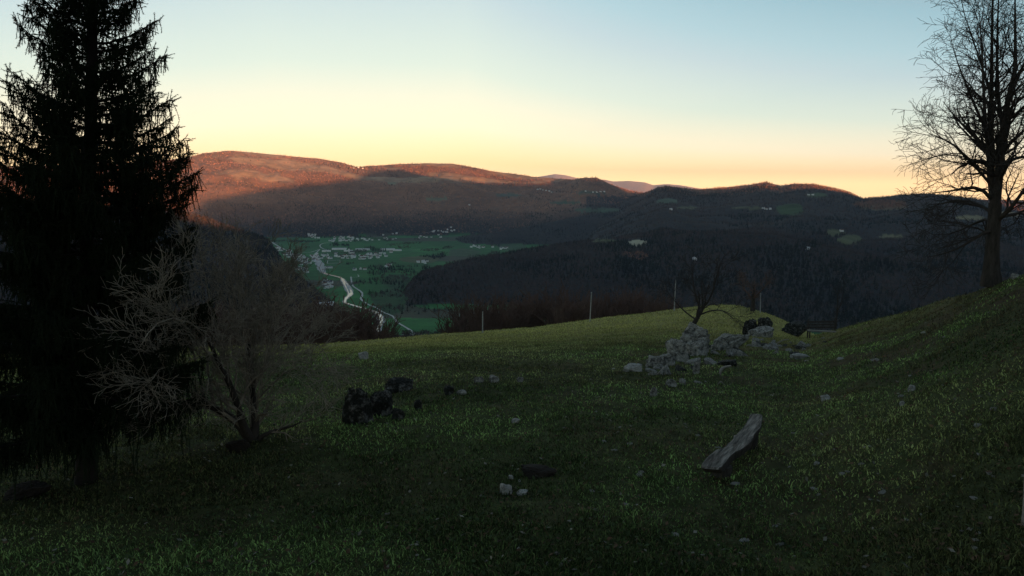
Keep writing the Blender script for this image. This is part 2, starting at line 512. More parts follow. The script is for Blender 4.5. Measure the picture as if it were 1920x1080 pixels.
def scatter_trees(name, mask, n, hmin, hmax, conif, seed, bark=(0.072, 0.052, 0.041), sun_tint=False):
    w = (area * mask).ravel()
    w = w / w.sum()
    g = np.random.default_rng(seed)
    idx = g.choice(len(w), n, p=w)
    i, j = np.unravel_index(idx, R2.shape)
    th = TH[i] + (g.random(n) - 0.5) * dth[i]
    r = RR[j] + (g.random(n) - 0.5) * dr[j]
    x, y = r * np.sin(th), r * np.cos(th)
    z = ground(x, y)
    cn = fbm(x / 230, y / 230, 3, 61)
    isf = g.random(n) < np.clip(conif + (cn - 0.5) * 2.2, 0.02, 0.95)
    H = g.uniform(hmin, hmax, n) * np.where(isf, 1.2, 1.0)
    vs, cs = [], []
    for kind, temps in ((False, T_DEC), (True, T_FIR)):
        sel = np.where(isf == kind)[0]
        t = g.integers(0, len(temps), len(sel))
        for q, tm in enumerate(temps):
            s = sel[t == q]
            if not len(s):
                continue
            a = g.random(len(s)) * 6.283
            ca, sa = np.cos(a), np.sin(a)
            tx = tm[None, :, 0] * ca[:, None] - tm[None, :, 1] * sa[:, None]
            ty = tm[None, :, 0] * sa[:, None] + tm[None, :, 1] * ca[:, None]
            h = H[s][:, None]
            V = np.stack([x[s][:, None] + tx * h, y[s][:, None] + ty * h, z[s][:, None] - 1 + tm[None, :, 2] * h], -1)
            if kind:
                c = np.array([0.011, 0.017, 0.011])
            elif sun_tint:
                c = np.array([0.21, 0.105, 0.065])  # orange of a sunlit patch put into the tree colour
            else:
                c = np.array(bark)
            c = c[None, :] * g.uniform(0.6, 1.4, (len(s), 1)) * (1 + (g.random((len(s), 3)) - 0.5) * 0.22)
            if not kind:
                c = c * (0.75 + 0.5 * nfv(x[s], y[s]))[:, None]
            vs.append(V.reshape(-1, 3)); cs.append(np.repeat(c, len(tm), 0))
    V, C = np.concatenate(vs), np.concatenate(cs)
    new_obj(name, np_mesh(name, V, np.arange(len(V)).reshape(-1, 3), M_FOREST, C), kind='stuff')


def nfv(x, y):
    return fbm(x / 320, y / 320, 3, 91)


fm = ((cover == FOREST) & inview & tallvis & ~flat) * openness
scatter_trees('woods', fm * ((R2 < 3600) & ~SUN_SPOTS), 42000, 9, 16, 0.24, 1)
scatter_trees('woods', fm * ((R2 >= 3600) & (R2 < 6200) & ~SUN_SPOTS), 22000, 9, 15, 0.2, 2)
scatter_trees('woods', fm * ((R2 >= 5600) & ~SUN_SPOTS & ((R2 > 6200) | (PU < 1000) | (Z2 > -60))), 19000, 10, 15, 0.08, 3, bark=(0.36, 0.17, 0.095))  # far and high trees: reddish sunlight put into their colour
scatter_trees('woods', SUN_SPOTS & inview, 900, 12, 18, 0.05, 4, sun_tint=True)
# hedges and riverside trees on the flat valley
hm_ = flat & inview & tallvis & ((vnoise(X2 / 95, Y2 / 190, 71) > 0.76) | ((PU > 690) & (PU < 830) & (PV > 500) & (PV < 560) & (vnoise(X2 / 120, Y2 / 120, 3) > 0.42)))
scatter_trees('woods', hm_, 2600, 7, 14, 0.3, 5)


# ------------------------------------------------------------------ sky, sun, camera, haze
def build_light():
    w = bpy.data.worlds.new('World'); sc.world = w; w.use_nodes = True
    nt = w.node_tree
    bg = nt.nodes['Background']; bg.inputs[1].default_value = SKY_E
    sk = nt.nodes.new('ShaderNodeTexSky'); sk.sky_type = 'NISHITA'; sk.sun_disc = False
    sk.sun_elevation = SUN_EL; sk.sun_rotation = SUN_AZ
    sk.dust_density = 1.0
    tc = nt.nodes.new('ShaderNodeTexCoord')
    sep = nt.nodes.new('ShaderNodeSeparateXYZ'); nt.links.new(tc.outputs['Generated'], sep.inputs[0])
    mr = nt.nodes.new('ShaderNodeMapRange')
    mr.inputs[1].default_value = -0.05; mr.inputs[2].default_value = 0.95
    sh = nt.nodes.new('ShaderNodeMath'); sh.operation = 'MULTIPLY_ADD'          # the glow sits left of the middle: eff = z * (1 + 1.75 x)
    sh.inputs[1].default_value = 1.75; sh.inputs[2].default_value = 1.0
    mx = nt.nodes.new('ShaderNodeMath'); mx.operation = 'MAXIMUM'; mx.inputs[1].default_value = -0.06
    nt.links.new(sep.outputs[0], mx.inputs[0])
    nt.links.new(mx.outputs[0], sh.inputs[0])
    lf = nt.nodes.new('ShaderNodeMath'); lf.operation = 'MULTIPLY_ADD'; lf.inputs[1].default_value = -0.9; lf.inputs[2].default_value = 0.73
    nt.links.new(sep.outputs[0], lf.inputs[0])
    lm = nt.nodes.new('ShaderNodeMath'); lm.operation = 'MAXIMUM'; lm.inputs[1].default_value = 1.0
    nt.links.new(lf.outputs[0], lm.inputs[0])
    nt.links.new(lm.outputs[0], sh.inputs[2])
    mu = nt.nodes.new('ShaderNodeMath'); mu.operation = 'MULTIPLY'
    nt.links.new(sep.outputs[2], mu.inputs[0]); nt.links.new(sh.outputs[0], mu.inputs[1])
    nt.links.new(mu.outputs[0], mr.inputs[0])

    def p(deg):
        return math.sin(R(deg)) + 0.05
    air = ramp(nt, mr.outputs[0], [(p(-2), SKY[0]), (p(0.6), SKY[1]), (p(1.9), SKY[2]), (p(4.3), SKY[3]), (p(8.3), SKY[4]), (p(13.4), SKY[5]), (p(16.5), (0.42, 0.63, 0.70)), (p(21), (0.31, 0.53, 0.62)), (p(29), SKY[6]), (p(60), SKY[7])])
    k = nt.nodes.new('ShaderNodeMix'); k.data_type = 'RGBA'; k.blend_type = 'ADD'; k.inputs[0].default_value = NISH
    nt.links.new(air, k.inputs[6]); nt.links.new(sk.outputs[0], k.inputs[7])
    nt.links.new(k.outputs[2], bg.inputs[0])
    sd = bpy.data.lights.new('sun', 'SUN'); sd.energy = SUN_E; sd.angle = R(0.5); sd.color = SUN_C
    so = bpy.data.objects.new('sun', sd); COL.objects.link(so)
    d = Vector((SX * math.cos(SUN_EL), SY * math.cos(SUN_EL), math.sin(SUN_EL)))
    so.rotation_euler = d.to_track_quat('Z', 'Y').to_euler()
    so.location = (60, -100, 40)
    cd = bpy.data.cameras.new('camera'); co = bpy.data.objects.new('camera', cd); COL.objects.link(co)
    cd.sensor_width = 36; cd.lens = 36 * F / 1920; cd.clip_start = 0.1; cd.clip_end = 80000
    co.rotation_euler = (math.pi / 2 - PITCH, 0, 0)
    sc.camera = co
    # the air
    bm = bmesh.new(); bmesh.ops.create_cube(bm, size=1)
    for v in bm.verts:
        v.co = Vector((v.co.x * 57000, v.co.y * 57000, -368 if v.co.z < 0 else 700))
    me = bpy.data.meshes.new('haze'); bm.to_mesh(me); bm.free()
    m = bpy.data.materials.new('haze_air'); m.use_nodes = True
    nt = m.node_tree; nt.nodes.remove(nt.nodes['Principled BSDF'])
    pv = nt.nodes.new('ShaderNodeVolumePrincipled')
    pv.inputs['Color'].default_value = (0.58, 0.68, 0.86, 1); pv.inputs['Density'].default_value = HAZE
    pv.inputs['Anisotropy'].default_value = 0.0
    nt.links.new(pv.outputs[0], nt.nodes['Material Output'].inputs['Volume'])
    me.materials.append(m)
    new_obj('haze', me, kind='stuff')


SKY_E = 0.36
SKY = [(2.2, 1.4, 0.58), (2.25, 1.5, 0.66), (1.55, 1.14, 0.54), (1.18, 1.07, 0.76), (0.76, 0.875, 0.765), (0.54, 0.69, 0.73), (0.24, 0.36, 0.43), (0.13, 0.19, 0.26)]
NISH = 0.03
SUN_E, SUN_C = 5.0, (1.0, 0.42, 0.18)
HAZE = 2.7e-5
build_light()
# ------------------------------------------------------------------ things: helpers
def thing(name, label, cat, loc=(0, 0, 0), rz=0.0, group=None):
    o = bpy.data.objects.new(name, None); COL.objects.link(o)
    o.empty_display_size = 0.3
    o.location = loc; o.rotation_euler = (0, 0, rz)
    o['label'] = label; o['category'] = cat
    if group:
        o['group'] = group
    return o


def tag(o, label, cat, group=None):
    o['label'] = label; o['category'] = cat
    if group:
        o['group'] = group
    return o


def bm_obj(name, bm, m, parent=None, smooth=False):
    me = bpy.data.meshes.new(name)
    for f in bm.faces:
        f.smooth = smooth
    bm.to_mesh(me); bm.free()
    for q in (m if isinstance(m, (list, tuple)) else [m]):
        me.materials.append(q)
    return new_obj(name, me, parent)


def add_box(bm, c, s, rz=0.0, tilt=0.0, mi=0):
    r = bmesh.ops.create_cube(bm, size=1)
    ca, sa = math.cos(rz), math.sin(rz)
    ct, st = math.cos(tilt), math.sin(tilt)
    for v in r['verts']:
        x, y, z = v.co.x * s[0], v.co.y * s[1], v.co.z * s[2]
        y, z = y * ct - z * st, y * st + z * ct
        v.co = Vector((c[0] + x * ca - y * sa, c[1] + x * sa + y * ca, c[2] + z))
    for f in {f for v in r['verts'] for f in v.link_faces}:
        f.material_index = mi


# ------------------------------------------------------------------ valley: river, roads, pitch
def floor_pt(u, v):
    d = ray(u, v)
    k = (FLOOR) / d[2]
    return Vector((d[0] * k, d[1] * k, FLOOR))


def smooth_line(pts, n=8):
    """Catmull-Rom through 2-D points."""
    p = [np.array(q, float) for q in pts]
    p = [2 * p[0] - p[1]] + p + [2 * p[-1] - p[-2]]
    out = []
    for i in range(1, len(p) - 2):
        for t in np.linspace(0, 1, n, endpoint=False):
            a, b, c, d = p[i - 1], p[i], p[i + 1], p[i + 2]
            out.append(0.5 * (2 * b + (c - a) * t + (2 * a - 5 * b + 4 * c - d) * t * t + (3 * b - a - 3 * c + d) * t ** 3))
    out.append(p[-2])
    return np.array(out)


def ribbon(name, px, width, lift, m, use_floor=True):
    w = [width] * len(px) if not isinstance(width, (list, tuple)) else width
    P3 = [floor_pt(*q) if use_floor else hit(*q, r0=500) for q in px]
    L = smooth_line([(p.x, p.y, ww) for p, ww in zip(P3, w)])
    T = np.gradient(L[:, :2], axis=0); T /= np.linalg.norm(T, axis=1, keepdims=True) + 1e-9
    N = np.stack([-T[:, 1], T[:, 0]], 1)
    wob = 1 + 0.5 * (vnoise(np.arange(len(L)) * 0.7, np.zeros(len(L)), int(width if not isinstance(width, (list, tuple)) else width[0])) - 0.5)
    a, b = L[:, :2] + N * (L[:, 2] * wob)[:, None] / 2, L[:, :2] - N * (L[:, 2] * wob)[:, None] / 2
    xy = np.concatenate([a, b])
    z = ground(xy[:, 0], xy[:, 1]) + lift
    n = len(L)
    zz = np.maximum(z[:n], z[n:]); z = np.concatenate([zz, zz])
    f = [(i, i + 1, n + i + 1, n + i) for i in range(n - 1)]
    f = [q[::-1] for q in f]
    return new_obj(name, np_mesh(name, np.column_stack([xy, z]), np.array(f), m), kind='structure')


RIVER = [(584, 478), (593, 486), (600, 497), (603, 507), (611, 514), (628, 518), (640, 522), (645, 529), (652, 540), (657, 552), (650, 559), (646, 567), (655, 571),
         (672, 576), (690, 581), (703, 586), (712, 594), (713, 604), (708, 616), (700, 632)]
RW = [24, 34, 38, 32, 16, 14, 14, 22, 26, 24, 18, 14, 12, 12, 13, 18, 22, 24, 22, 20]
ribbon('river_bank', RIVER, [q * 0.85 + 2 for q in RW], 1.0, M_GRAVEL)
ribbon('river', RIVER, [q * 0.6 for q in RW], 1.6, M_WATER)
ribbon('gravel_bar', [(597, 489), (601, 498), (604, 507), (609, 512)], [22, 30, 28, 10], 2.0, M_GRAVEL)
ribbon('gravel_bar', [(648, 532), (653, 541), (656, 550)], [5, 9, 6], 2.0, M_GRAVEL)
ribbon('gravel_bar', [(706, 596), (709, 604), (706, 615)], [5, 10, 6], 2.0, M_GRAVEL)
ROADS = [([(658, 520), (660, 533), (664, 539), (678, 549), (679, 556), (677, 562), (690, 572), (705, 578), (719, 587), (736, 594), (746, 606), (770, 621), (790, 630), (812, 640)], 6),
         ([(735, 630), (765, 627), (790, 629)], 5), ([(497, 448), (510, 455), (525, 464), (545, 474)], 9),
         ([(640, 454), (622, 455), (606, 457), (600, 461), (604, 466), (616, 469), (660, 470), (700, 471), (752, 470)], 7),
         ([(600, 468), (590, 478), (586, 488), (600, 492)], 7), ([(658, 521), (672, 520), (671, 516)], 4), ([(560, 473), (580, 474), (600, 468)], 6),
         ([(750, 470), (800, 469), (828, 470)], 5), ([(745, 441), (770, 440), (800, 437), (815, 433)], 8)]
for px, w in ROADS:
    ribbon('road', px, w, 2.2, M_ROAD, False)
# football pitch with a pale touchline
p1, p2, p3, p4 = [floor_pt(*q) for q in ((614, 489), (638, 488), (638, 494), (613, 494.5))]
cen = (p1 + p2 + p3 + p4) / 4
vv = [p + Vector((0, 0, 1.6)) for p in (p1, p2, p3, p4)] + [cen + (p - cen) * 0.9 + Vector((0, 0, 1.6)) for p in (p1, p2, p3, p4)]
new_obj('playing_field_border', np_mesh('playing_field_border', [tuple(v) for v in vv], np.array([(0, 4, 5, 1), (1, 5, 6, 2), (2, 6, 7, 3), (3, 7, 4, 0)]), M_ROAD), kind='structure')


# ------------------------------------------------------------------ buildings
def house_mesh(w, d, h, rh, roof):
    bm = bmesh.new()
    add_box(bm, (0, 0, h / 2 - 1), (w, d, h + 2))
    e = 0.5
    v = [bm.verts.new(q) for q in ((-w / 2 - e, -d / 2 - e, h - 0.2), (w / 2 + e, -d / 2 - e, h - 0.2), (w / 2 + e, d / 2 + e, h - 0.2), (-w / 2 - e, d / 2 + e, h - 0.2),
                                   (-w / 2 - e, 0, h + rh), (w / 2 + e, 0, h + rh))]
    for q, mi in (((0, 1, 5, 4), 1), ((2, 3, 4, 5), 1), ((0, 4, 3), 0), ((1, 2, 5), 0), ((3, 2, 1, 0), 1)):
        f = bm.faces.new([v[k] for k in q]); f.material_index = mi
    add_box(bm, (w * 0.25, d * 0.12, h + rh * 0.85), (0.8, 0.8, 1.8))
    me = bpy.data.meshes.new('house')
    bm.to_mesh(me); bm.free()
    me.materials.append(M_WALL); me.materials.append(roof)
    return me


HM = [house_mesh(random.uniform(11, 15), random.uniform(8, 10), random.uniform(5, 7), random.uniform(3, 4.5), M_ROOFS[k % 4]) for k in range(8)]
HALL = [house_mesh(46, 20, 7, 2.2, M_ROOFS[3]), house_mesh(80, 26, 8, 2.5, M_ROOFS[3]), house_mesh(30, 16, 8, 2.5, M_ROOFS[0])]


def put_house(u, v, label, group=None, me=None, name='house', cat='house', sc_=1.0):
    p = hit(u, v, r0=700)
    o = new_obj(name, me or random.choice(HM))
    o.location = p; o.rotation_euler = (0, 0, random.uniform(0, 3.14)); o.scale = (sc_,) * 3
    tag(o, label, cat, group)
    return o


def inside(u, v, poly):
    c = False
    for k in range(len(poly)):
        (x1, y1), (x2, y2) = poly[k], poly[k - 1]
        if (y1 > v) != (y2 > v) and u < (x2 - x1) * (v - y1) / (y2 - y1) + x1:
            c = not c
    return c


CLUSTERS = [
    ([(518, 464), (545, 470), (578, 484), (592, 491), (576, 498), (548, 486), (520, 474)], 62, 'small house in the dense town on the left edge of the valley', 'houses of the town left of the river'),
    ([(551, 494), (577, 498), (576, 513), (556, 506)], 14, 'small house below the dense town, left of the wide river pool', 'houses left of the wide river pool'),
    ([(565, 437), (590, 439), (603, 449), (590, 447), (568, 441)], 12, 'small pale house of the leftmost hamlet under the far ridge', 'houses of the left far hamlet'),
    ([(618, 446), (640, 443), (672, 446), (672, 451), (640, 456), (618, 453)], 36, 'small house of the compact far village beyond the green field', 'houses of the compact far village'),
    ([(674, 446), (750, 447), (750, 451), (674, 452)], 15, 'small house of the loose row right of the compact far village', 'houses of the loose far row'),
    ([(714, 440), (760, 436), (760, 438), (714, 443)], 6, 'pale house at the foot of the far ridge beyond the valley', 'houses at the foot of the far ridge'),
    ([(786, 443), (828, 443), (828, 447), (786, 447)], 7, 'pale house in the short row below the slope hamlet', 'houses of the short far row'),
    ([(803, 435), (832, 428), (850, 426), (854, 434), (820, 438)], 16, 'pale house of the hamlet on the slope at the valley end', 'houses of the slope hamlet'),
    ([(626, 476), (665, 480), (700, 474), (735, 473), (734, 480), (690, 488), (630, 484)], 46, 'small house among those below the white church', 'houses below the church'),
    ([(585, 479), (612, 477), (622, 486), (592, 487)], 17, 'small house at the head of the wide river pool', 'houses at the head of the river pool'),
    ([(720, 494), (737, 494), (737, 501), (720, 502)], 6, 'pale farm building right of the village near dark trees', 'farm buildings right of the village'),
    ([(606, 524), (622, 522), (627, 530), (622, 540), (604, 544)], 14, 'house in the riverside group on the left bank', 'houses on the left river bank'),
    ([(779, 491), (804, 490), (804, 495), (779, 496)], 6, 'small house beside the olive field right of the village', 'houses beside the olive field'),
    ([(881, 461), (955, 465), (955, 469), (881, 465)], 17, 'tiny pale house of the row behind the dark wooded spur', 'houses behind the wooded spur'),
]
for poly, n, lab, grp in CLUSTERS:
    us, vs = [q[0] for q in poly], [q[1] for q in poly]
    k = 0
    while k < n:
        u, v = random.uniform(min(us), max(us)), random.uniform(min(vs), max(vs))
        if inside(u, v, poly):
            put_house(u, v, lab, grp, sc_=random.uniform(0.85, 1.25)); k += 1
for pts, lab, grp in [
    ([(1008, 356), (1013, 355), (1018, 357), (1024, 358), (1030, 359), (1035, 361)], 'tiny white house of the hamlet high on the shaded far ridge', 'houses high on the far ridge'),
    ([(1098, 359), (1112, 361), (1119, 361), (1126, 360), (1133, 360)], 'tiny white house on the saddle below the twin dark knolls', 'houses on the saddle'),
    ([(665, 507), (676, 505), (684, 506)], 'small house alone on the flat right of the river pool', 'houses right of the river pool'),
    ([(1431, 391), (1436, 393), (1444, 393)], 'white farmhouse beside the green clearing on the right ridge', 'farmhouses beside the green clearing'),
    ([(1516, 366), (1524, 366)], 'small pale farm high under the right dark summit', 'farms under the right summit'),
    ([(663, 316), (672, 315), (680, 316)], 'tiny pale house in the sunlit saddle of the far ridge', 'houses in the sunlit saddle'),
    ([(822, 441), (880, 385)], 'lone pale house on the dark wooded far slope', 'lone houses on the far slope'),
    ([(1515, 468), (1578, 434), (1258, 394)], 'lone pale farm in a clearing of the right hillside', 'lone farms on the right hillside')]:
    for u, v in pts:
        put_house(u, v, lab, grp, sc_=1.1)
put_house(1302, 488, 'lone white roofed farm in the forest above the leaning tree', sc_=1.3, me=HM[3])
for u, v, k, a, lab in [(636, 468, 1, 0.05, 'long pale factory hall left of the church tower'), (612, 472, 0, 0.1, 'pale hall at the left end of the factory row'),
                        (653, 471.5, 0, -0.05, 'low pale hall directly behind the white church'), (680, 469, 1, 0.0, 'long pale hall just right of the church tower'),
                        (727, 469, 1, 0.05, 'long pale shed at the right end behind the poplars'), (745, 470.5, 0, 0, 'pale shed farthest right beside the road end'),
                        (617, 503, 2, 0.5, 'big pale building on the right bank of the wide pool'), (610, 572, 0, 0.2, 'pale building alone beside the brown trees below the river bend')]:
    o = put_house(u, v, lab, me=HALL[k], name='hall', cat='hall')
    o.rotation_euler.z = a
# church: nave, tower, spire
cp = hit(660, 476, r0=700)
ch = thing('church', 'white church with a pointed tower among the valley houses', 'church', cp, 0.5)
bm = bmesh.new(); add_box(bm, (0, 0, 5), (26, 13, 12)); bm_obj('nave', bm, M_WALL, ch)
bm = bmesh.new()
v = [bm.verts.new(q) for q in ((-13.5, -7, 10.8), (13.5, -7, 10.8), (13.5, 7, 10.8), (-13.5, 7, 10.8), (-13.5, 0, 17), (13.5, 0, 17))]
for q in ((0, 1, 5, 4), (2, 3, 4, 5), (0, 4, 3), (1, 2, 5)):
    bm.faces.new([v[k] for k in q])
bm_obj('roof', bm, M_ROOFS[2], ch)
bm = bmesh.new(); add_box(bm, (-16.2, 0, 14), (6.2, 6.2, 30)); bm_obj('tower', bm, M_WALL, ch)
bm = bmesh.new(); bmesh.ops.create_cone(bm, cap_ends=True, segments=8, radius1=4.2, radius2=0.1, depth=20)
for q in bm.verts:
    q.co += Vector((-16.2, 0, 39))
bm_obj('spire', bm, M_ROOFS[2], ch)
# poplars in a row by the sheds
pv_ = []
for k in range(90):
    z = (k / 90) * 0.92 + 0.06; a = k * 2.4
    w = 0.13 * math.sin(math.pi * min(1, z ** 0.7)) + 0.01
    c = Vector((w * math.cos(a), w * math.sin(a), z)); s = 0.07
    pv_ += [c - Vector((-math.sin(a), math.cos(a), 0)) * s, c + Vector((-math.sin(a), math.cos(a), 0)) * s, c + Vector((0, 0, 0.2))]
pop = np_mesh('poplar_tree', [tuple(q * 22) for q in pv_], np.arange(len(pv_)).reshape(-1, 3), M_SPRUCE)
for k, u in enumerate((698, 701, 704, 707, 710, 713, 716, 719.5, 723)):
    o = new_obj('poplar_tree', pop)
    o.location = hit(u, 472, r0=700); s = random.uniform(0.7, 1.1); o.scale = (s, s, s); o.rotation_euler.z = k
    tag(o, 'tall narrow dark poplar in the row before the pale valley sheds', 'tree', 'poplars before the sheds')


# ------------------------------------------------------------------ bare trees
NP = 6


def grow(out, p, d, L, r0, lev, cfg, seedr):
    """One limb with its children; out collects (points, radii, level)."""
    pts, rad = [p.copy()], [r0]
    dd = d.normalized()
    rt = max(r0 * cfg['taper'], cfg['rmin'])
    for k in range(NP - 1):
        dd = dd + Vector((seedr.gauss(0, 1), seedr.gauss(0, 1), seedr.gauss(0, 1))) * cfg['wig'][lev] + Vector((0, 0, cfg['trop'][lev]))
        dd.normalize()
        p = p + dd * (L / (NP - 1))
        pts.append(p.copy()); rad.append(r0 + (rt - r0) * (k + 1) / (NP - 1))
    out.append((pts, rad, lev))
    branch_from(out, pts, rad, L, lev, cfg, seedr)


def branch_from(out, pts, rad, L, lev, cfg, seedr):
    if lev + 1 >= len(cfg['n']):
        return
    n = max(1, int(cfg['n'][lev] * seedr.uniform(0.7, 1.3)))
    for c in range(n):
        t = cfg['t0'][lev] + (1 - cfg['t0'][lev]) * (c + seedr.random()) / n
        f = min(t * (len(pts) - 1), len(pts) - 1.001); i = int(f)
        q = pts[i].lerp(pts[i + 1], f - i)
        ax = (pts[i + 1] - pts[i]).normalized()
        side = ax.cross(Vector((seedr.gauss(0, 1), seedr.gauss(0, 1), seedr.gauss(0, 1)))).normalized()
        a = cfg['ang'][lev] * seedr.uniform(0.7, 1.25)
        nd = ax * math.cos(a) + side * math.sin(a)
        if 'up' in cfg:
            nd.z += cfg['up'][lev]
        r = max((rad[i] + (rad[i + 1] - rad[i]) * (f - i)) * cfg['rr'], cfg['rmin'])
        grow(out, q, nd, cfg['len'][lev] * seedr.uniform(0.6, 1.3) * (1.15 - 0.5 * t), r, lev + 1, cfg, seedr)


def limbs_mesh(name, limbs, m, k=5):
    P = np.array([[tuple(q) for q in l[0]] for l in limbs]); Q = np.array([l[1] for l in limbs])
    v, f = tubes(P, Q, k)
    return np_mesh(name, v, f, m, smooth=True)


def resample(pts, rad, n=NP):
    t = np.linspace(0, len(pts) - 1, n)
    P = np.array([tuple(q) for q in pts]); x = np.arange(len(pts))
    return [Vector([np.interp(q, x, P[:, a]) for a in range(3)]) for q in t], list(np.interp(t, x, rad))


def local(limbs, base_):
    return [([q - base_ for q in pts], rad, lev) for pts, rad, lev in limbs]


def tree_thing(name, label, cat, base_, trunk, crown, m_t, m_c, group=None, kt=8, kc=4):
    t = thing(name, label, cat, base_, 0, group)
    new_obj('trunk', limbs_mesh('trunk', local(trunk, base_), m_t, kt), t)
    new_obj('crown', limbs_mesh('crown', local(crown, base_), m_c, kc), t)
    return t


# --- the big bare tree on the right slope
rs = random.Random(5)
RT = 29.6
b0 = pt(1859, 533, RT); b0.z = gz(b0.x, b0.y) - 0.15


def path(px, rads):
    if PULL:
        px = [(u if u > 320 else 320 - (320 - u) * 0.6, v, d) for u, v, d in px]
    return [pt(u, v, RT + dr_ - PULL * max(0, 530 - u) / 300) for u, v, dr_ in px], rads


PULL = 0.0


trunk, crown = [], []


def limb(px, rads, to, cfg=None, lev=0, n=NP):
    pts, rad = path(px, rads)
    fine = smooth_line([tuple(q) for q in pts], 6)
    pts2, rad2 = resample([Vector(q) for q in fine], list(np.interp(np.linspace(0, 1, len(fine)), np.linspace(0, 1, len(rads)), rads)))
    to.append((pts2, rad2, lev))
    if cfg:
        L = sum((pts2[i + 1] - pts2[i]).length for i in range(NP - 1))
        c2 = dict(cfg); c2['n'] = [max(3, int(cfg['n'][0] * L / 3))] + list(cfg['n'][1:])
        if PULL:
            um = sum(q[0] for q in px) / len(px)
            c2['n'][0] = int(c2['n'][0] * np.interp(um, [280, 340, 430, 480], [0.55, 0.65, 0.85, 0.95]))
            c2['rmin'] = cfg['rmin'] * float(np.interp(um, [280, 340, 430, 480], [0.72, 0.8, 1.1, 1.2]))
            c2['rr'] = cfg['rr'] * float(np.interp(um, [280, 340, 430, 480], [0.8, 0.85, 1.0, 1.05]))
        branch_from(crown, pts2, rad2, L, 0, c2, rs)


CB = dict(n=[11, 7, 4, 0], t0=[0.12, 0.15, 0.15], ang=[0.85, 0.75, 0.7], len=[1.6, 0.85, 0.45, 0], rr=0.46, rmin=0.0050, taper=0.35,
          wig=[0.1, 0.16, 0.2, 0.22], trop=[0.03, 0.02, 0.0, -0.02], up=[0.08, 0.05, 0])
limb([(1859, 536, 0), (1859, 500, 0), (1861, 460, 0), (1864, 420, 0), (1866, 380, 0)], [0.36, 0.25, 0.215, 0.205, 0.20], trunk)
limb([(1865, 385, 0), (1858, 330, .1), (1856, 290, .2), (1858, 233, .2), (1859, 155, .3), (1860, 60, .3), (1862, -60, .3)], [0.14, 0.125, 0.11, 0.09, 0.065, 0.04, 0.015], trunk, CB)
limb([(1866, 385, 0), (1871, 345, 0), (1876, 300, 0), (1880, 250, -.1), (1884, 212, -.2), (1900, 171, -.4), (1905, 90, -.6), (1903, -30, -.7)], [0.16, 0.145, 0.13, 0.12, 0.10, 0.075, 0.05, 0.015], trunk, CB)
for px, rads in [
    ([(1881, 240, 0), (1874, 200, .4), (1870, 150, .7), (1870, 60, .9), (1874, -40, 1)], [0.09, 0.075, 0.06, 0.04, 0.015]),
    ([(1856, 290, 0), (1849, 250, -.3), (1845, 185, -.6), (1842, 110, -.9), (1836, 20, -1)], [0.08, 0.07, 0.055, 0.035, 0.012]),
    ([(1856, 310, 0), (1840, 302, -.3), (1822, 304, -.7), (1800, 312, -1.1), (1782, 330, -1.4)], [0.09, 0.08, 0.06, 0.035, 0.012]),
    ([(1855, 300, 0), (1844, 275, .3), (1822, 252, .6), (1796, 225, .9), (1768, 190, 1.1)], [0.075, 0.06, 0.05, 0.03, 0.01]),
    ([(1857, 260, 0), (1840, 225, .2), (1820, 180, -.4), (1800, 130, -.7), (1785, 85, -.9)], [0.06, 0.05, 0.04, 0.025, 0.01]),
    ([(1858, 180, 0), (1846, 140, .2), (1830, 90, .5), (1812, 40, .8), (1800, -10, .8)], [0.05, 0.04, 0.03, 0.02, 0.01]),
    ([(1860, 375, 0), (1840, 355, -.4), (1815, 352, -.9), (1785, 358, -1.3), (1742, 362, -1.7)], [0.08, 0.065, 0.05, 0.03, 0.01]),
    ([(1861, 400, 0), (1838, 385, .6), (1805, 375, 1.2), (1770, 380, 1.7), (1735, 392, 2)], [0.07, 0.055, 0.04, 0.025, 0.01]),
    ([(1861, 432, 0), (1838, 440, -.5), (1808, 460, -.9), (1775, 474, -1.2), (1738, 482, -1.4)], [0.07, 0.055, 0.04, 0.025, 0.01]),
    ([(1861, 415, 0), (1842, 412, .5), (1815, 425, 1), (1785, 438, 1.3), (1750, 440, 1.5)], [0.06, 0.05, 0.035, 0.02, 0.01]),
    ([(1857, 345, 0), (1835, 320, -.8), (1805, 285, -1.6), (1772, 262, -2.1), (1742, 250, -2.4)], [0.07, 0.055, 0.04, 0.025, 0.01]),
    ([(1868, 415, 0), (1885, 400, -.3), (1902, 382, -.6), (1920, 355, -.9), (1950, 320, -1)], [0.10, 0.09, 0.08, 0.06, 0.03]),
    ([(1872, 335, 0), (1884, 310, .4), (1900, 298, .8), (1922, 294, 1.2), (1960, 285, 1.5)], [0.09, 0.075, 0.06, 0.045, 0.02]),
    ([(1866, 408, 0), (1890, 404, .6), (1915, 398, 1.2), (1940, 385, 1.7), (1985, 365, 2)], [0.07, 0.06, 0.045, 0.03, 0.012]),
    ([(1879, 290, 0), (1900, 262, -.4), (1925, 240, -.8), (1950, 205, -1.2), (1975, 170, -1.4)], [0.08, 0.065, 0.05, 0.035, 0.012]),
    ([(1897, 175, 0), (1915, 130, .2), (1935, 90, .5), (1955, 50, .7), (1975, 0, .8)], [0.06, 0.05, 0.035, 0.02, 0.01])]:
    limb(px, rads, crown, CB)
tree_thing('bare_tree', 'tall leafless tree with forked dark trunk on the right slope', 'tree', b0, trunk, crown, M_BARK, M_TWIG, kt=10, kc=4)

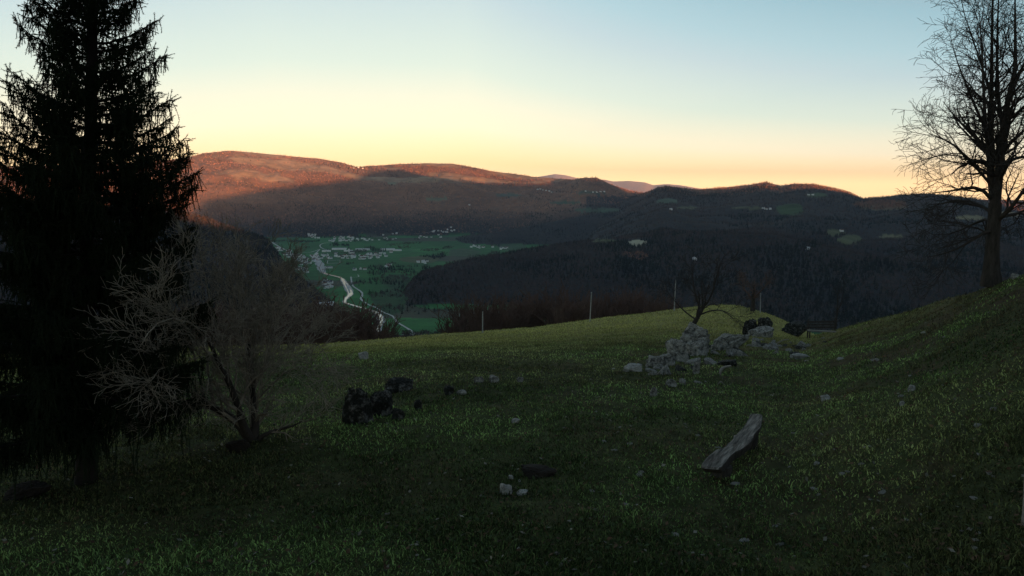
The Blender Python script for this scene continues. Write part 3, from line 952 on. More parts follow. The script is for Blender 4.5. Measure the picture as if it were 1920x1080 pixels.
# --- the sprawling bare shrub before the spruce
PULL = 2.5          # its left half reaches towards the camera, in front of the spruce
rs = random.Random(9)
b1 = hit(474, 826)
RT = math.hypot(b1.x, b1.y)
b1.z = gz(b1.x, b1.y)
RT += PULL * 56 / 300
trunk, crown = [], []
CS = dict(n=[20, 8, 3, 0], t0=[0.10, 0.12, 0.2], ang=[0.8, 0.7, 0.6], len=[0.85, 0.42, 0.2, 0], rr=0.47, rmin=0.0034, taper=0.28,
          wig=[0.15, 0.17, 0.17, 0.17], trop=[0.05, 0.03, 0.02, 0.0], up=[0.30, 0.16, 0.1])
limb([(474, 832, 0), (458, 808, .1), (441, 788, .2), (420, 774, .3), (396, 762, .4), (372, 748, .4)], [0.12, 0.085, 0.075, 0.065, 0.055, 0.045], trunk, CS)
limb([(474, 832, 0), (478, 790, 0), (474, 740, .1), (470, 695, .2), (466, 640, .3)], [0.12, 0.07, 0.055, 0.045, 0.03], trunk, CS)
limb([(470, 832, 0), (450, 780, -.2), (438, 735, -.3), (415, 690, -.4), (392, 640, -.5)], [0.10, 0.06, 0.05, 0.04, 0.025], trunk, CS)
limb([(480, 832, 0), (495, 815, -.3), (520, 806, -.5), (545, 800, -.7), (566, 790, -.8)], [0.07, 0.035, 0.028, 0.02, 0.008], trunk, CS)
for px in [
    [(372, 750, .4), (340, 700, .3), (300, 668, .1), (262, 640, -.1), (178, 643, -.3)], [(365, 748, .4), (330, 690, .8), (290, 640, 1.1), (240, 610, 1.3), (196, 600, 1.4)],
    [(300, 668, .1), (262, 655, 0), (225, 668, -.2), (205, 700, -.3), (196, 738, -.3)], [(310, 672, .1), (275, 668, .2), (240, 690, .2), (212, 722, .1), (200, 748, 0)],
    [(384, 752, .4), (372, 690, .3), (350, 620, .2), (335, 560, .1), (322, 500, 0)], [(398, 760, .4), (390, 690, .6), (385, 620, .8), (380, 550, .9), (372, 478, 1)],
    [(372, 748, .4), (345, 742, .1), (318, 735, -.2), (290, 748, -.3), (268, 772, -.3)], [(395, 760, .4), (365, 720, -.2), (330, 690, -.6), (290, 690, -.9), (262, 712, -1)],
    [(468, 690, .2), (455, 620, .2), (440, 560, .2), (425, 500, .1), (412, 455, 0)], [(470, 700, .2), (480, 630, .2), (488, 570, .1), (490, 510, 0), (494, 470, 0)],
    [(474, 740, .1), (500, 670, 0), (522, 600, -.1), (535, 540, -.2), (540, 490, -.3)], [(474, 750, .1), (515, 690, .4), (550, 650, .7), (575, 620, .9), (598, 590, 1)],
    [(474, 760, .1), (510, 720, -.4), (548, 690, -.8), (580, 690, -1), (602, 712, -1.1)], [(472, 745, .1), (505, 670, .7), (545, 615, 1.1), (570, 570, 1.4), (585, 530, 1.5)],
    [(440, 740, -.3), (420, 660, -.5), (400, 590, -.6), (385, 520, -.7), (376, 480, -.8)], [(430, 720, -.3), (380, 650, -.7), (335, 600, -.9), (300, 560, -1.1), (285, 530, -1.2)],
    [(415, 690, -.4), (370, 640, .2), (325, 595, .5), (280, 575, .8), (235, 545, 1)], [(392, 640, -.5), (350, 600, -.9), (300, 600, -1.2), (255, 620, -1.4), (225, 650, -1.4)],
    [(474, 800, 0), (462, 720, .5), (452, 640, .8), (448, 570, 1), (442, 500, 1.1)], [(480, 800, 0), (486, 730, -.5), (500, 660, -.8), (510, 600, -1), (514, 545, -1.1)],
    [(476, 800, 0), (478, 730, .2), (474, 650, .3), (470, 580, .3), (466, 510, .3)], [(470, 800, 0), (466, 735, -.2), (460, 660, -.4), (452, 590, -.5), (446, 530, -.5)],
    [(545, 650, .7), (580, 640, .6), (605, 655, .5), (618, 680, .4), (622, 705, .4)], [(420, 774, .3), (412, 745, 0), (395, 700, -.3), (388, 735, -.5), (384, 770, -.5)],
    [(330, 690, .3), (328, 720, .1), (326, 745, 0), (324, 770, 0), (322, 790, 0)], [(270, 650, .1), (272, 690, 0), (270, 720, 0), (268, 748, 0), (262, 770, 0)]]:
    limb(px, [0.017, 0.014, 0.011, 0.008, 0.004], crown, CS)
tree_thing('bare_shrub', 'sprawling leafless grey brown shrub with leaning stem beside the spruce', 'shrub', b1, trunk, crown, M_BARK, M_SHRUB, kt=8, kc=4)

# --- small trees on the far part of the meadow
PULL = 0.0
CM = dict(n=[9, 5, 3, 0], t0=[0.3, 0.2, 0.2], ang=[0.75, 0.7, 0.6], len=[2.2, 1.0, 0.5, 0], rr=0.45, rmin=0.009, taper=0.3,
          wig=[0.12, 0.16, 0.2, 0.2], trop=[0.02, 0.02, 0.0, 0], up=[0.15, 0.08, 0])


def small_tree(name, label, base_px, stems, cfg, m_t, m_c, seed, r=None, z_drop=0.2):
    global rs, RT, trunk, crown
    rs = random.Random(seed)
    b = hit(*base_px) if r is None else pt(*base_px, r)
    RT = math.hypot(b.x, b.y)
    b.z = gz(b.x, b.y) - z_drop
    trunk, crown = [], []
    for k, (px, rads) in enumerate(stems):
        limb(px, rads, trunk if k == 0 else crown, cfg)
    return tree_thing(name, label, 'tree', b, trunk, crown, m_t, m_c)


small_tree('bare_tree', 'small leaning leafless tree behind the pointed grey boulder', (1297, 614), [
    ([(1294, 622, 0), (1302, 605, 0), (1310, 592, 0), (1318, 578, 0), (1324, 566, 0)], [0.22, 0.17, 0.14, 0.11, 0.07]),
    ([(1310, 592, 0), (1312, 575, .5), (1305, 555, .9), (1300, 530, 1.2), (1296, 495, 1.4)], [0.10, 0.08, 0.06, 0.04, 0.015]),
    ([(1318, 578, 0), (1330, 562, -.5), (1338, 540, -.9), (1345, 515, -1.2), (1350, 495, -1.3)], [0.08, 0.07, 0.05, 0.03, 0.015]),
    ([(1306, 600, 0), (1285, 585, .3), (1270, 570, .8), (1258, 556, 1.2), (1250, 545, 1.4)], [0.06, 0.05, 0.04, 0.02, 0.012]),
    ([(1312, 590, 0), (1335, 582, -.4), (1352, 582, -1), (1368, 588, -1.4), (1382, 598, -1.6)], [0.06, 0.05, 0.04, 0.02, 0.012])], CM, M_BARK, M_TWIG, 3, r=52)
CM2 = dict(CM); CM2['n'] = [12, 6, 3, 0]; CM2['len'] = [1.5, 0.7, 0.4, 0]; CM2['rmin'] = 0.010
small_tree('bare_tree', 'short round headed bare tree on the meadow edge by the rightmost pole', (1411, 579), [
    ([(1411, 583, 0), (1412, 570, 0), (1412, 560, 0), (1413, 548, 0), (1414, 535, 0)], [0.32, 0.26, 0.22, 0.17, 0.08]),
    ([(1412, 562, 0), (1402, 550, .6), (1394, 540, 1.1), (1388, 532, 1.4), (1384, 526, 1.6)], [0.12, 0.09, 0.07, 0.04, 0.02]),
    ([(1412, 560, 0), (1424, 548, -.6), (1432, 540, -1.1), (1438, 532, -1.4), (1444, 526, -1.6)], [0.12, 0.09, 0.07, 0.04, 0.02])], CM2, M_BARK, M_RUST, 8, r=92)
CM3 = dict(CM); CM3['n'] = [8, 4, 0]; CM3['len'] = [0.9, 0.4, 0]; CM3['rmin'] = 0.01
small_tree('sapling', 'thin upright leafless sapling beside the bench', (1572, 612), [
    ([(1566, 616, 0), (1568, 600, 0), (1571, 580, 0), (1570, 560, 0), (1573, 535, 0)], [0.05, 0.04, 0.035, 0.025, 0.01]),
    ([(1570, 585, 0), (1576, 570, .2), (1580, 556, .3), (1582, 545, .3), (1583, 530, .3)], [0.025, 0.02, 0.016, 0.012, 0.008])], CM3, M_TWIG, M_TWIG, 4, r=47)

# --- red-brown bare trees just over the edge of the meadow
CE = dict(n=[14, 9, 0], t0=[0.2, 0.15], ang=[0.6, 0.55], len=[0.42, 0.17, 0], rr=0.5, rmin=0.0034, taper=0.3,
          wig=[0.1, 0.14, 0.16], trop=[0.06, 0.05, 0.03], up=[0.25, 0.15])
ET = []
for k in range(4):
    r_ = random.Random(40 + k)
    tr, cr = [], []
    for q in range(3):
        o_ = []
        a = q * 2.1 + k
        grow(o_, Vector((0, 0, -0.03)), Vector((0.22 * math.cos(a), 0.22 * math.sin(a), 1)), 0.86, 0.017, 0, CE, r_)
        tr.append(o_[0]); cr += o_[1:]
    ET.append((limbs_mesh('trunk', tr, M_RUST, 5), limbs_mesh('crown', cr, M_RUST, 3)))
edge = []
for u in np.arange(560, 722, 9):
    edge.append((u + random.uniform(-4, 4), np.interp(u, [560, 600, 640, 690, 720], [600, 598, 592, 608, 634]) + random.uniform(-8, 14), random.uniform(92, 125), 'red brown bare tree over the meadow edge behind the sprawling shrub', 'red brown trees behind the shrub'))
for u in np.arange(866, 1262, 10):
    edge.append((u + random.uniform(-5, 5), np.interp(u, [866, 905, 950, 1000, 1060, 1100, 1200, 1260], [590, 580, 578, 570, 574, 572, 572, 566]) + random.uniform(-8, 22), random.uniform(104, 138), 'red brown bare tree below the meadow edge behind the pale poles', 'red brown trees behind the poles'))
for u in np.arange(330, 560, 22):
    edge.append((u + random.uniform(-6, 6), 606 + random.uniform(-12, 10), random.uniform(88, 112), 'dark bare tree over the meadow edge seen through the sprawling shrub', 'trees seen through the shrub'))
for k, (u, vt, r_, lab, grp) in enumerate(edge):
    p = pt(u, vt, r_); g = gz(p.x, p.y); H = (p.z - g) * 1.05
    if H < 1.5:
        continue
    t = thing('bare_tree', lab, 'tree', (p.x, p.y, g), random.uniform(0, 6.28), grp)
    t.scale = (H * random.uniform(0.9, 1.2), H * random.uniform(0.9, 1.2), H)
    a, b = ET[k % 4]
    new_obj('trunk', a, t); new_obj('crown', b, t)

# ------------------------------------------------------------------ the spruce
rs = random.Random(21)
sb = hit(160, 906)
sb.z = gz(sb.x, sb.y)
HS = 11.2
PXM = 1371 / (sb.y * CP - (sb.z + 3) * SP)     # photo pixels per metre at the spruce
spr = thing('spruce_tree', 'big dark spruce with drooping branches at the left edge', 'tree', sb)
v_, f_ = tubes([[(0.02 * math.sin(k), 0.02 * math.cos(k * 2), h) for k, h in enumerate(np.linspace(-0.2, HS, 14))]],
               [[0.17 if k == 0 else 0.125 * (1 - k / 14) + 0.012 for k in range(14)]], 10)
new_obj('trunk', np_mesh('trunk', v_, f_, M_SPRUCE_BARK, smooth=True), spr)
wood, twig = [], []     # each: (points, radii) of 6 / of 4


def Lh(h):
    return float(np.interp(h, [0.5, 0.9, 2.0, 3.2, 3.7, 4.4, 4.9, 5.5, 6.0, 6.9, 8.5, 10.2, 11.2],
                           [1.5, 1.75, 1.75, 1.6, 1.5, 1.55, 1.35, 0.98, 0.88, 0.84, 0.72, 0.4, 0.1])) * PXM_K


PXM_K = 1.0


def twiglet(p, d, L, droop, n=4):
    pts = [p]
    for k in range(n - 1):
        d = (d + Vector((rs.gauss(0, .10), rs.gauss(0, .10), rs.gauss(0, .08) - droop))).normalized()
        p = p + d * (L / (n - 1)); pts.append(p)
    twig.append(pts)
    return pts


spr.rotation_euler = (0, R(5.2), 0)
h, az = 1.05, 0.0
while h < HS - 0.15:
    az += 2.399 + rs.uniform(-.35, .35)
    L = Lh(h) * rs.choice([0.72, 0.85, 0.95, 1.0, 1.0, 1.08])
    k = min(1, h / 7)
    a, b = -0.42 + 0.62 * k, 0.30 + 0.12 * k
    dirx, diry = math.cos(az), math.sin(az)
    pts = []
    for i in range(8):
        t = i / 7
        rad = L * (t - 0.10 * t ** 3 * b)
        pts.append(Vector((dirx * rad + rs.gauss(0, .012), diry * rad + rs.gauss(0, .012), h + L * (a * t + b * t * t) + rs.gauss(0, .01))))
    wood.append((pts, [0.022 * (1 - i / 7) * (0.5 + 0.5 * L) + 0.004 for i in range(8)]))
    twiglet(pts[-1], (pts[-1] - pts[-2]), 0.14, -0.08)
    nt_ = int(L / 0.026)
    for q in range(nt_):
        t = 0.16 + 0.84 * (q + rs.random()) / nt_
        f = min(t * 7, 6.999); i = int(f)
        p = pts[i].lerp(pts[i + 1], f - i)
        ax = (pts[i + 1] - pts[i]).normalized()
        sd = Vector((-diry, dirx, 0)) * (1 if q % 2 else -1)
        d = ax * rs.uniform(.5, .9) + sd * rs.uniform(.5, .9) + Vector((0, 0, rs.uniform(-.25, .15)))
        l2 = (0.34 * L * (1.05 - t) + 0.07) * rs.uniform(.6, 1.2)
        tw = twiglet(p, d, l2, 0.10)
        for z in range(int(3 + l2 * 10)):
            s = rs.uniform(.2, 1); g = min(s * 3, 2.999); j = int(g)
            pp = tw[j].lerp(tw[j + 1], g - j)
            if rs.random() < 0.62:       # hanging strands
                twiglet(pp, Vector((rs.gauss(0, .35), rs.gauss(0, .35), -1)), rs.uniform(.08, .34) * (1.6 - 0.95 * k), 0.25)
            else:
                twiglet(pp, d + Vector((rs.gauss(0, .6), rs.gauss(0, .6), rs.gauss(0, .3))), rs.uniform(.06, .16), 0.05)
    h += rs.uniform(0.034, 0.058)
# long strands hanging under the lowest branches
for q in range(150):
    a = rs.uniform(0, 6.28); r_ = 1.6 * PXM_K * math.sqrt(rs.random())
    if r_ < 0.25:
        continue
    twiglet(Vector((r_ * math.cos(a), r_ * math.sin(a), rs.uniform(.85, 1.25))), Vector((rs.gauss(0, .1), rs.gauss(0, .1), -1)), rs.uniform(.25, .75), 0.3)
v_, f_ = tubes([[tuple(q) for q in p] for p, r_ in wood], [r_ for p, r_ in wood], 5)
new_obj('branch_wood', np_mesh('branch_wood', v_, f_, M_SPRUCE_BARK, smooth=True), spr)
TW = np.array([[tuple(q) for q in p] for p in twig])
v1, f1 = tubes(TW, np.tile(np.array([0.006, 0.005, 0.004, 0.003]), (len(TW), 1)), 3)
# needles around each strand
seg = np.linalg.norm(np.diff(TW, axis=1), axis=2).sum(1)
cnt = np.maximum(8, (seg / 0.0056)).astype(int)
own = np.repeat(np.arange(len(TW)), cnt)
tt = rng.random(len(own)) * 3 * 0.9999
ii = tt.astype(int); ff = (tt - ii)[:, None]
pp = TW[own, ii] * (1 - ff) + TW[own, ii + 1] * ff
ax = TW[own, ii + 1] - TW[own, ii]; ax /= np.linalg.norm(ax, axis=1, keepdims=True) + 1e-9
rd = rng.normal(size=pp.shape); sdv = np.cross(ax, rd); sdv /= np.linalg.norm(sdv, axis=1, keepdims=True) + 1e-9
tip = pp + (sdv * 0.75 + ax * 0.65) * rng.uniform(0.02, 0.038, (len(pp), 1))
wv = np.cross(sdv, ax) * 0.0042
V2 = np.stack([pp - wv - ax * 0.002, pp + wv + ax * 0.002, tip], 1).reshape(-1, 3)
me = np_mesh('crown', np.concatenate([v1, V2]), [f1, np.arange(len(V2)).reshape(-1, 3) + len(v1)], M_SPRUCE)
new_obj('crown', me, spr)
print('spruce twigs', len(TW), 'needles', len(pp), 'pxm', PXM, 'base', sb)


# ------------------------------------------------------------------ rocks
def rock(name, label, u0, u1, vt, vb, m=None, seed=0, depth=0.8, spiky=0.35, flat=False, cat='rock', sub=5, group=None, lean=0.0):
    uc = (u0 + u1) / 2
    b = hit(uc, vb)
    r = math.hypot(b.x, b.y)
    fdist = b.y * CP - b.z * SP
    w = (u1 - u0) / F * fdist
    hgt = (vb - vt) / F * fdist / CP
    if flat:
        hgt = max(0.05 * w, hgt * 0.5)
    rr_ = random.Random(seed * 17 + 3)
    cuts = []
    for q in range(15):
        n = Vector((rr_.gauss(0, 1), rr_.gauss(0, 1), rr_.gauss(0, 0.7))).normalized()
        cuts.append((n, rr_.uniform(0.48, 0.9)))
    bm = bmesh.new()
    bmesh.ops.create_icosphere(bm, subdivisions=sub, radius=1)
    o3 = Vector((seed * 7.3, seed * 3.1, seed * 1.7))
    for v in bm.verts:
        n = v.co.normalized()
        big = mnoise.noise(n * 1.3 + o3)
        cel = mnoise.voronoi(n * 2.1 + o3)[0]
        mid = (cel[1] - cel[0])
        sm = mnoise.fractal(n * 4 + o3, 0.9, 2.1, 5) - 1.2 * abs(mnoise.noise(Vector((n.x * 4, n.y * 4, n.z * 1.6)) + o3))
        k = min([1.05] + [c / max(n.dot(m), 1e-3) for m, c in cuts if n.dot(m) > 0.2])
        k = k * (1 + spiky * (big * 0.5 + (mid - 0.35) * 0.45)) + 0.09 * sm
        # squarish body
        q = n * k
        q = Vector((math.copysign(abs(q.x) ** 0.8, q.x), math.copysign(abs(q.y) ** 0.8, q.y), math.copysign(abs(q.z) ** 0.85, q.z)))
        v.co = q
    xs = [v.co.x for v in bm.verts]; zs = [v.co.z for v in bm.verts]
    x0, x1, z0, z1 = min(xs), max(xs), min(zs), max(zs)
    for v in bm.verts:
        X = (v.co.x - (x0 + x1) / 2) / (x1 - x0) * w
        Zr = (v.co.z - z0) / (z1 - z0)
        Zz = (Zr - 0.28) / 0.72 * hgt
        v.co = Vector((X + lean * Zz, v.co.y * w * 0.5 * depth, Zz))
    o = bm_obj(name, bm, m or M_ROCK, smooth=False)
    dv = Vector((b.x, b.y, 0)).normalized() * w * 0.4 * depth
    o.location = (b.x + dv.x, b.y + dv.y, min(b.z, gz(b.x + dv.x, b.y + dv.y)) + 0.0)
    o.location.z = b.z if abs(gz(b.x + dv.x, b.y + dv.y) - b.z) < hgt * 0.3 else o.location.z
    o.rotation_euler.z = -math.atan2(b.x, b.y)
    tag(o, label, cat, group)
    return o


D_, P_ = M_ROCK_DARK, M_ROCK_PALE
rock('boulder', 'big dark mossy boulder, leftmost of the group beside the shrub', 642, 702, 728, 797, D_, 1, 0.7, 0.45)
rock('boulder', 'dark boulder joined to the right of the big mossy boulder', 692, 738, 735, 782, D_, 2, 0.8, 0.4)
rock('boulder', 'low dark boulder farthest back in the group beside the shrub', 720, 776, 711, 736, D_, 3, 0.7, 0.4)
rock('stone', 'small round dark stone in front of the mossy boulders', 733, 760, 767, 789, D_, 4, 0.9, 0.2)
rock('stone', 'small dark upright stone right of the mossy boulders', 776, 792, 751, 770, D_, 5, 0.9, 0.3)
rock('stone', 'pale jagged stone alone in the grass right of the shrub top', 672, 692, 660, 674, P_, 6, 0.6, 0.5)
rock('stone', 'small grey stone right of the mossy boulder group', 832, 852, 724, 741, D_, 7, 0.9, 0.4)
rock('stone', 'low flat pale stone beside the small grey stone', 855, 875, 733, 741, M_ROCK, 8, 0.9, 0.4)
rock('stone', 'small stone at the left of the faint stone line on the meadow', 888, 908, 706, 718, M_ROCK, 9, 0.9, 0.4)
rock('stone', 'wider stone in the faint stone line on the meadow', 916, 936, 705, 718, M_ROCK, 10, 0.9, 0.4)
rock('stone', 'small stone at the right of the faint stone line on the meadow', 968, 982, 708, 718, M_ROCK, 11, 0.9, 0.4)
rock('stone', 'white flat stone lying in the grass at the middle of the meadow', 958, 975, 786, 794, P_, 12, 0.6, 0.3)
rock('boulder', 'tall pointed grey limestone boulder, highest of the outcrop', 1274, 1330, 606, 662, M_ROCK, 13, 0.8, 0.45)
rock('boulder', 'broad grey limestone boulder in front of the pointed one', 1246, 1292, 637, 678, M_ROCK, 14, 0.8, 0.4)
rock('boulder', 'low grey boulder at the foot of the pointed boulder', 1286, 1326, 640, 668, M_ROCK, 15, 0.8, 0.45)
rock('stone', 'small grey rubble block below the broad boulder', 1232, 1266, 664, 686, M_ROCK, 16, 0.8, 0.5)
rock('stone', 'small grey rubble block left of the broad boulder foot', 1210, 1240, 668, 690, M_ROCK, 17, 0.8, 0.5)
rock('stone', 'pale flat stone at the left end of the outcrop', 1168, 1204, 683, 697, P_, 18, 0.7, 0.4)
rock('stone', 'upright narrow grey stone below the outcrop', 1298, 1312, 678, 702, M_ROCK, 19, 0.8, 0.35)
rock('boulder', 'long pale slanting slab between the pointed boulder and the dark rocks', 1328, 1388, 626, 658, M_ROCK, 20, 0.7, 0.35, lean=0.6)
rock('boulder', 'dark rounded rock on the upper right of the outcrop', 1392, 1424, 598, 630, D_, 21, 0.8, 0.4)
rock('boulder', 'dark domed rock beside the rounded one at the outcrop top', 1420, 1448, 596, 622, D_, 22, 0.8, 0.35)
rock('stone', 'pale flat stone under the dark rounded rocks', 1402, 1450, 614, 632, M_ROCK, 23, 0.7, 0.45)
rock('boulder', 'low dark rock left of the wooden bench', 1466, 1512, 606, 630, D_, 24, 0.8, 0.45)
rock('stone', 'white flat slab in the grass below the bench', 1481, 1520, 664, 674, P_, 25, 0.6, 0.4)
rock('stone', 'grey stone lying below the outcrop, left of the log', 1247, 1270, 711, 726, M_ROCK, 26, 0.9, 0.4)
rock('stone', 'grey upright stone left of the one below the outcrop', 1218, 1233, 726, 744, M_ROCK, 27, 0.9, 0.4)
rock('stone', 'small pale stone on the right slope above the log', 1538, 1556, 741, 752, P_, 28, 0.9, 0.3)
rock('stone', 'small pale stone at the bare patch of the right slope', 1702, 1716, 723, 734, P_, 29, 0.9, 0.3)
rock('stone', 'smaller pale stone under the one at the bare patch', 1686, 1696, 752, 762, P_, 30, 0.9, 0.3)
rock('stone', 'white rock beside the dark hollow in the front grass', 936, 962, 907, 929, P_, 31, 0.9, 0.3)
rock('stone', 'flat white stone at the edge of the dark hollow', 968, 990, 923, 931, P_, 32, 0.9, 0.3)
rock('stone', 'small pale stone above the white rock by the hollow', 952, 964, 893, 900, P_, 33, 0.9, 0.3)
rock('stone', 'pale stone beside the bare tree foot on the right slope', 1896, 1912, 513, 523, P_, 34, 0.9, 0.4)
rock('mound', 'low black earth mound left of the spruce trunk', 12, 92, 914, 937, M_SOIL, 35, 0.8, 0.2, cat='mound')
rock('mound', 'low dark soil shape standing in for the hollow behind the white rock', 975, 1045, 882, 898, M_SOIL, 36, 0.7, 0.35, cat='mound')  # raised soil added for the hollow, its darkness put into the colour
rock('mound', 'small dark clump of turf below the sprawling shrub', 424, 470, 828, 850, M_SOIL, 37, 0.8, 0.25, cat='mound')
# small scattered stones
grp = 'small stones strewn over the right slope'
SM = []
for k in range(3):
    bm = bmesh.new(); bmesh.ops.create_icosphere(bm, subdivisions=2, radius=1)
    for v in bm.verts:
        v.co *= 1 + 0.45 * mnoise.noise(v.co * 1.4 + Vector((k * 5.0, 0, 0)))
        v.co.z *= 0.55
    me = bpy.data.meshes.new('small_stone'); bm.to_mesh(me); bm.free(); me.materials.append((P_, M_ROCK, P_)[k]); SM.append(me)
RM = []
for k in range(3):
    rr_ = random.Random(k + 90)
    rcut = [(Vector((rr_.gauss(0, 1), rr_.gauss(0, 1), rr_.gauss(0, 1))).normalized(), rr_.uniform(0.4, 0.85)) for q in range(12)]
    bm = bmesh.new(); bmesh.ops.create_icosphere(bm, subdivisions=4, radius=1)
    for v in bm.verts:
        cel = mnoise.voronoi(v.co * 1.3 + Vector((k * 4.0, 2, 0)))[0]
        n = v.co.normalized()
        v.co = n * (min([1.1] + [c / max(n.dot(m), 1e-3) for m, c in rcut if n.dot(m) > 0.15]) * (0.9 + 0.25 * (cel[1] - cel[0])) + 0.06 * mnoise.noise(n * 4))
    me = bpy.data.meshes.new('rubble_stone'); bm.to_mesh(me); bm.free(); me.materials.append((M_ROCK, D_, M_ROCK)[k]); RM.append(me)
for k in range(60):
    u, v = random.uniform(1060, 1900), random.uniform(600, 1040)
    if v < np.interp(u, [1060, 1600, 1750, 1900], [690, 640, 590, 540]):
        continue
    p = hit(u, v)
    o = new_obj('small_stone', SM[k % 3]); o.location = p
    s = random.uniform(0.7, 2.0) * 0.0030 * p.length ** 0.9; o.scale = (s * random.uniform(1, 1.8), s, s); o.rotation_euler.z = random.uniform(0, 6)
    tag(o, 'tiny pale stone lying loose in the grass of the right slope', 'stone', grp)

for k in range(46):
    t = random.random()
    u = 1215 + 320 * t + random.uniform(-18, 18)
    v = np.interp(u, [1200, 1260, 1330, 1400, 1480, 1550], [692, 690, 676, 652, 650, 640]) + random.gauss(0, 10)
    p = hit(u, v)
    o = new_obj('rubble_stone', RM[k % 3]); o.location = p
    q = random.uniform(0.10, 0.34); o.scale = (q * random.uniform(0.9, 1.6), q, q * random.uniform(0.6, 1.2)); o.rotation_euler = (random.uniform(-.3, .3), random.uniform(-.3, .3), random.uniform(0, 6))
    tag(o, 'broken grey rubble stone lying along the foot of the limestone outcrop', 'stone', 'rubble along the outcrop')
# ------------------------------------------------------------------ log bench
ZB = 0.34
lb = hit(1372, 846)
TOP = [(1407, 775.5), (1418, 776), (1429, 779), (1428, 790), (1426, 800), (1419, 808), (1413, 816), (1411, 825), (1402, 833), (1392, 841), (1378, 847), (1370, 855), (1364, 862), (1357, 870), (1351, 876),
       (1340, 876), (1328, 874), (1316, 871), (1326, 858), (1338, 847), (1344, 843), (1356, 840), (1366, 831), (1375, 822), (1376, 816.5), (1381, 815), (1391, 804), (1398, 795), (1403, 786)]


def on_plane(u, v, z):
    d = ray(u, v); k = z / d[2]
    return Vector((d[0] * k, d[1] * k, z))


top = [on_plane(u, v, lb.z + ZB) for u, v in TOP]
fine = smooth_line([(p.x, p.y, p.z) for p in top + [top[0]]], 3)[:-1]
cen = Vector(fine.mean(0))
bench = thing('log_bench', 'low half log bench with wavy edges on the grass slope', 'bench', (cen.x, cen.y, gz(cen.x, cen.y)))
bm = bmesh.new()
lay = []
for dz, s in ((0.0, 1.0), (-0.025, 1.02), (-0.12, 0.92), (-0.17, 0.7)):
    row = []
    for q in fine:
        p = Vector(q) - cen
        jx = 0.012 * mnoise.noise(Vector(q) * 9)
        row.append(bm.verts.new((p.x * s + jx, p.y * s + jx, lb.z + ZB + dz - gz(cen.x, cen.y) + 0.012 * mnoise.noise(Vector(q) * 5))))
    lay.append(row)
n_ = len(fine)
for a, b in zip(lay[:-1], lay[1:]):
    for i in range(n_):
        bm.faces.new((a[i], b[i], b[(i + 1) % n_], a[(i + 1) % n_]))
tf = bm.faces.new(lay[0][::-1]); bf = bm.faces.new(lay[-1])
bmesh.ops.triangulate(bm, faces=[tf, bf])
bmesh.ops.recalc_face_normals(bm, faces=bm.faces)
for f in bm.faces:
    f.material_index = 0 if f.normal.z > 0.6 else 1
slab = bm_obj('slab', bm, [M_WOOD, M_WOOD_DARK], bench)
axd = (Vector(fine[3]) - Vector(fine[48 if len(fine) > 48 else -20])); axd.z = 0
ang = math.atan2(axd.y, axd.x)
for s in (-0.62, 0.62):
    c = cen + axd.normalized() * s * axd.length * 0.45
    g = gz(c.x, c.y)
    bm = bmesh.new()
    hh = lb.z + ZB - 0.15 - g
    r_ = bmesh.ops.create_cone(bm, cap_ends=True, segments=12, radius1=0.15, radius2=0.14, depth=max(hh + 0.15, 0.15))
    for v in bm.verts:
        v.co += Vector((c.x - cen.x, c.y - cen.y, g - gz(cen.x, cen.y) + hh / 2 - 0.06))
        v.co.x += 0.02 * mnoise.noise(v.co * 8)
    bm_obj('leg', bm, M_WOOD_DARK, bench)

# ------------------------------------------------------------------ wooden bench on the knoll
p0 = hit(1540, 634)
rb = math.hypot(p0.x, p0.y)
m_px = (p0.y * CP - p0.z * SP) / F
wb_ = thing('wooden_bench', 'weathered wooden bench with slatted back at the end of the outcrop', 'bench', p0, -math.atan2(p0.x, p0.y) + 0.12)
W = 50 * m_px
bm = bmesh.new(); add_box(bm, (0, -0.05, 0.44), (W, 0.30, 0.05)); bm_obj('seat', bm, M_WOOD_PALE, wb_)
for k, z in enumerate((0.62, 0.78, 0.94)):
    bm = bmesh.new(); add_box(bm, (0.02 * k, 0.20 + 0.03 * k, z), (W * 1.04, 0.035, 0.11), 0, 0)
    for v in bm.verts:
        v.co.z += 0.10 * (v.co.x / W)
    bm_obj('backrest_board', bm, M_WOOD_DARK, wb_)
for sx in (-1, 1):
    bm = bmesh.new(); add_box(bm, (sx * W * 0.47, 0.27, 0.5 + (0.06 if sx > 0 else 0)), (0.08, 0.08, 1.15 + (0.2 if sx > 0 else 0))); bm_obj('post', bm, M_WOOD_DARK, wb_)
    bm = bmesh.new(); add_box(bm, (sx * W * 0.42, -0.12, 0.2), (0.08, 0.08, 0.43)); bm_obj('leg', bm, M_WOOD_DARK, wb_)

# ------------------------------------------------------------------ poles, stakes, sticks
for u, vt, vb, lean, r_, lab in [(905, 582, 629, 0, 79, 'thin pale pole at the meadow edge, leftmost of the row'), (1106, 549, 606, 3, 86, 'thin pale pole on the meadow edge, second from the left'),
                             (1264, 526, 583, 3, 92, 'thin pale pole standing left of the small leaning tree'), (1426, 551, 577, 0, 93, 'short pale pole beside the round headed bare tree')]:
    a, b = pt(u, vb, r_), pt(u + lean, vt, r_)
    a.z = gz(a.x, a.y) - 0.3
    t = thing('fence_pole', lab, 'pole', a, 0, 'pale poles along the meadow edge')
    d = b - a
    v_, f_ = tubes([[tuple(d * q) for q in np.linspace(0, 1, 6)]], [[0.075, 0.07, 0.066, 0.062, 0.06, 0.056]], 8)
    new_obj('pole', np_mesh('pole', v_, f_, M_POST, smooth=True), t)
    bm = bmesh.new(); bmesh.ops.create_uvsphere(bm, u_segments=10, v_segments=6, radius=0.09)
    for v in bm.verts:
        v.co = Vector((v.co.x, v.co.y, v.co.z * 1.2)) + d
    bm_obj('cap', bm, M_WOOD_DARK if u < 1000 else M_POST, t, True)
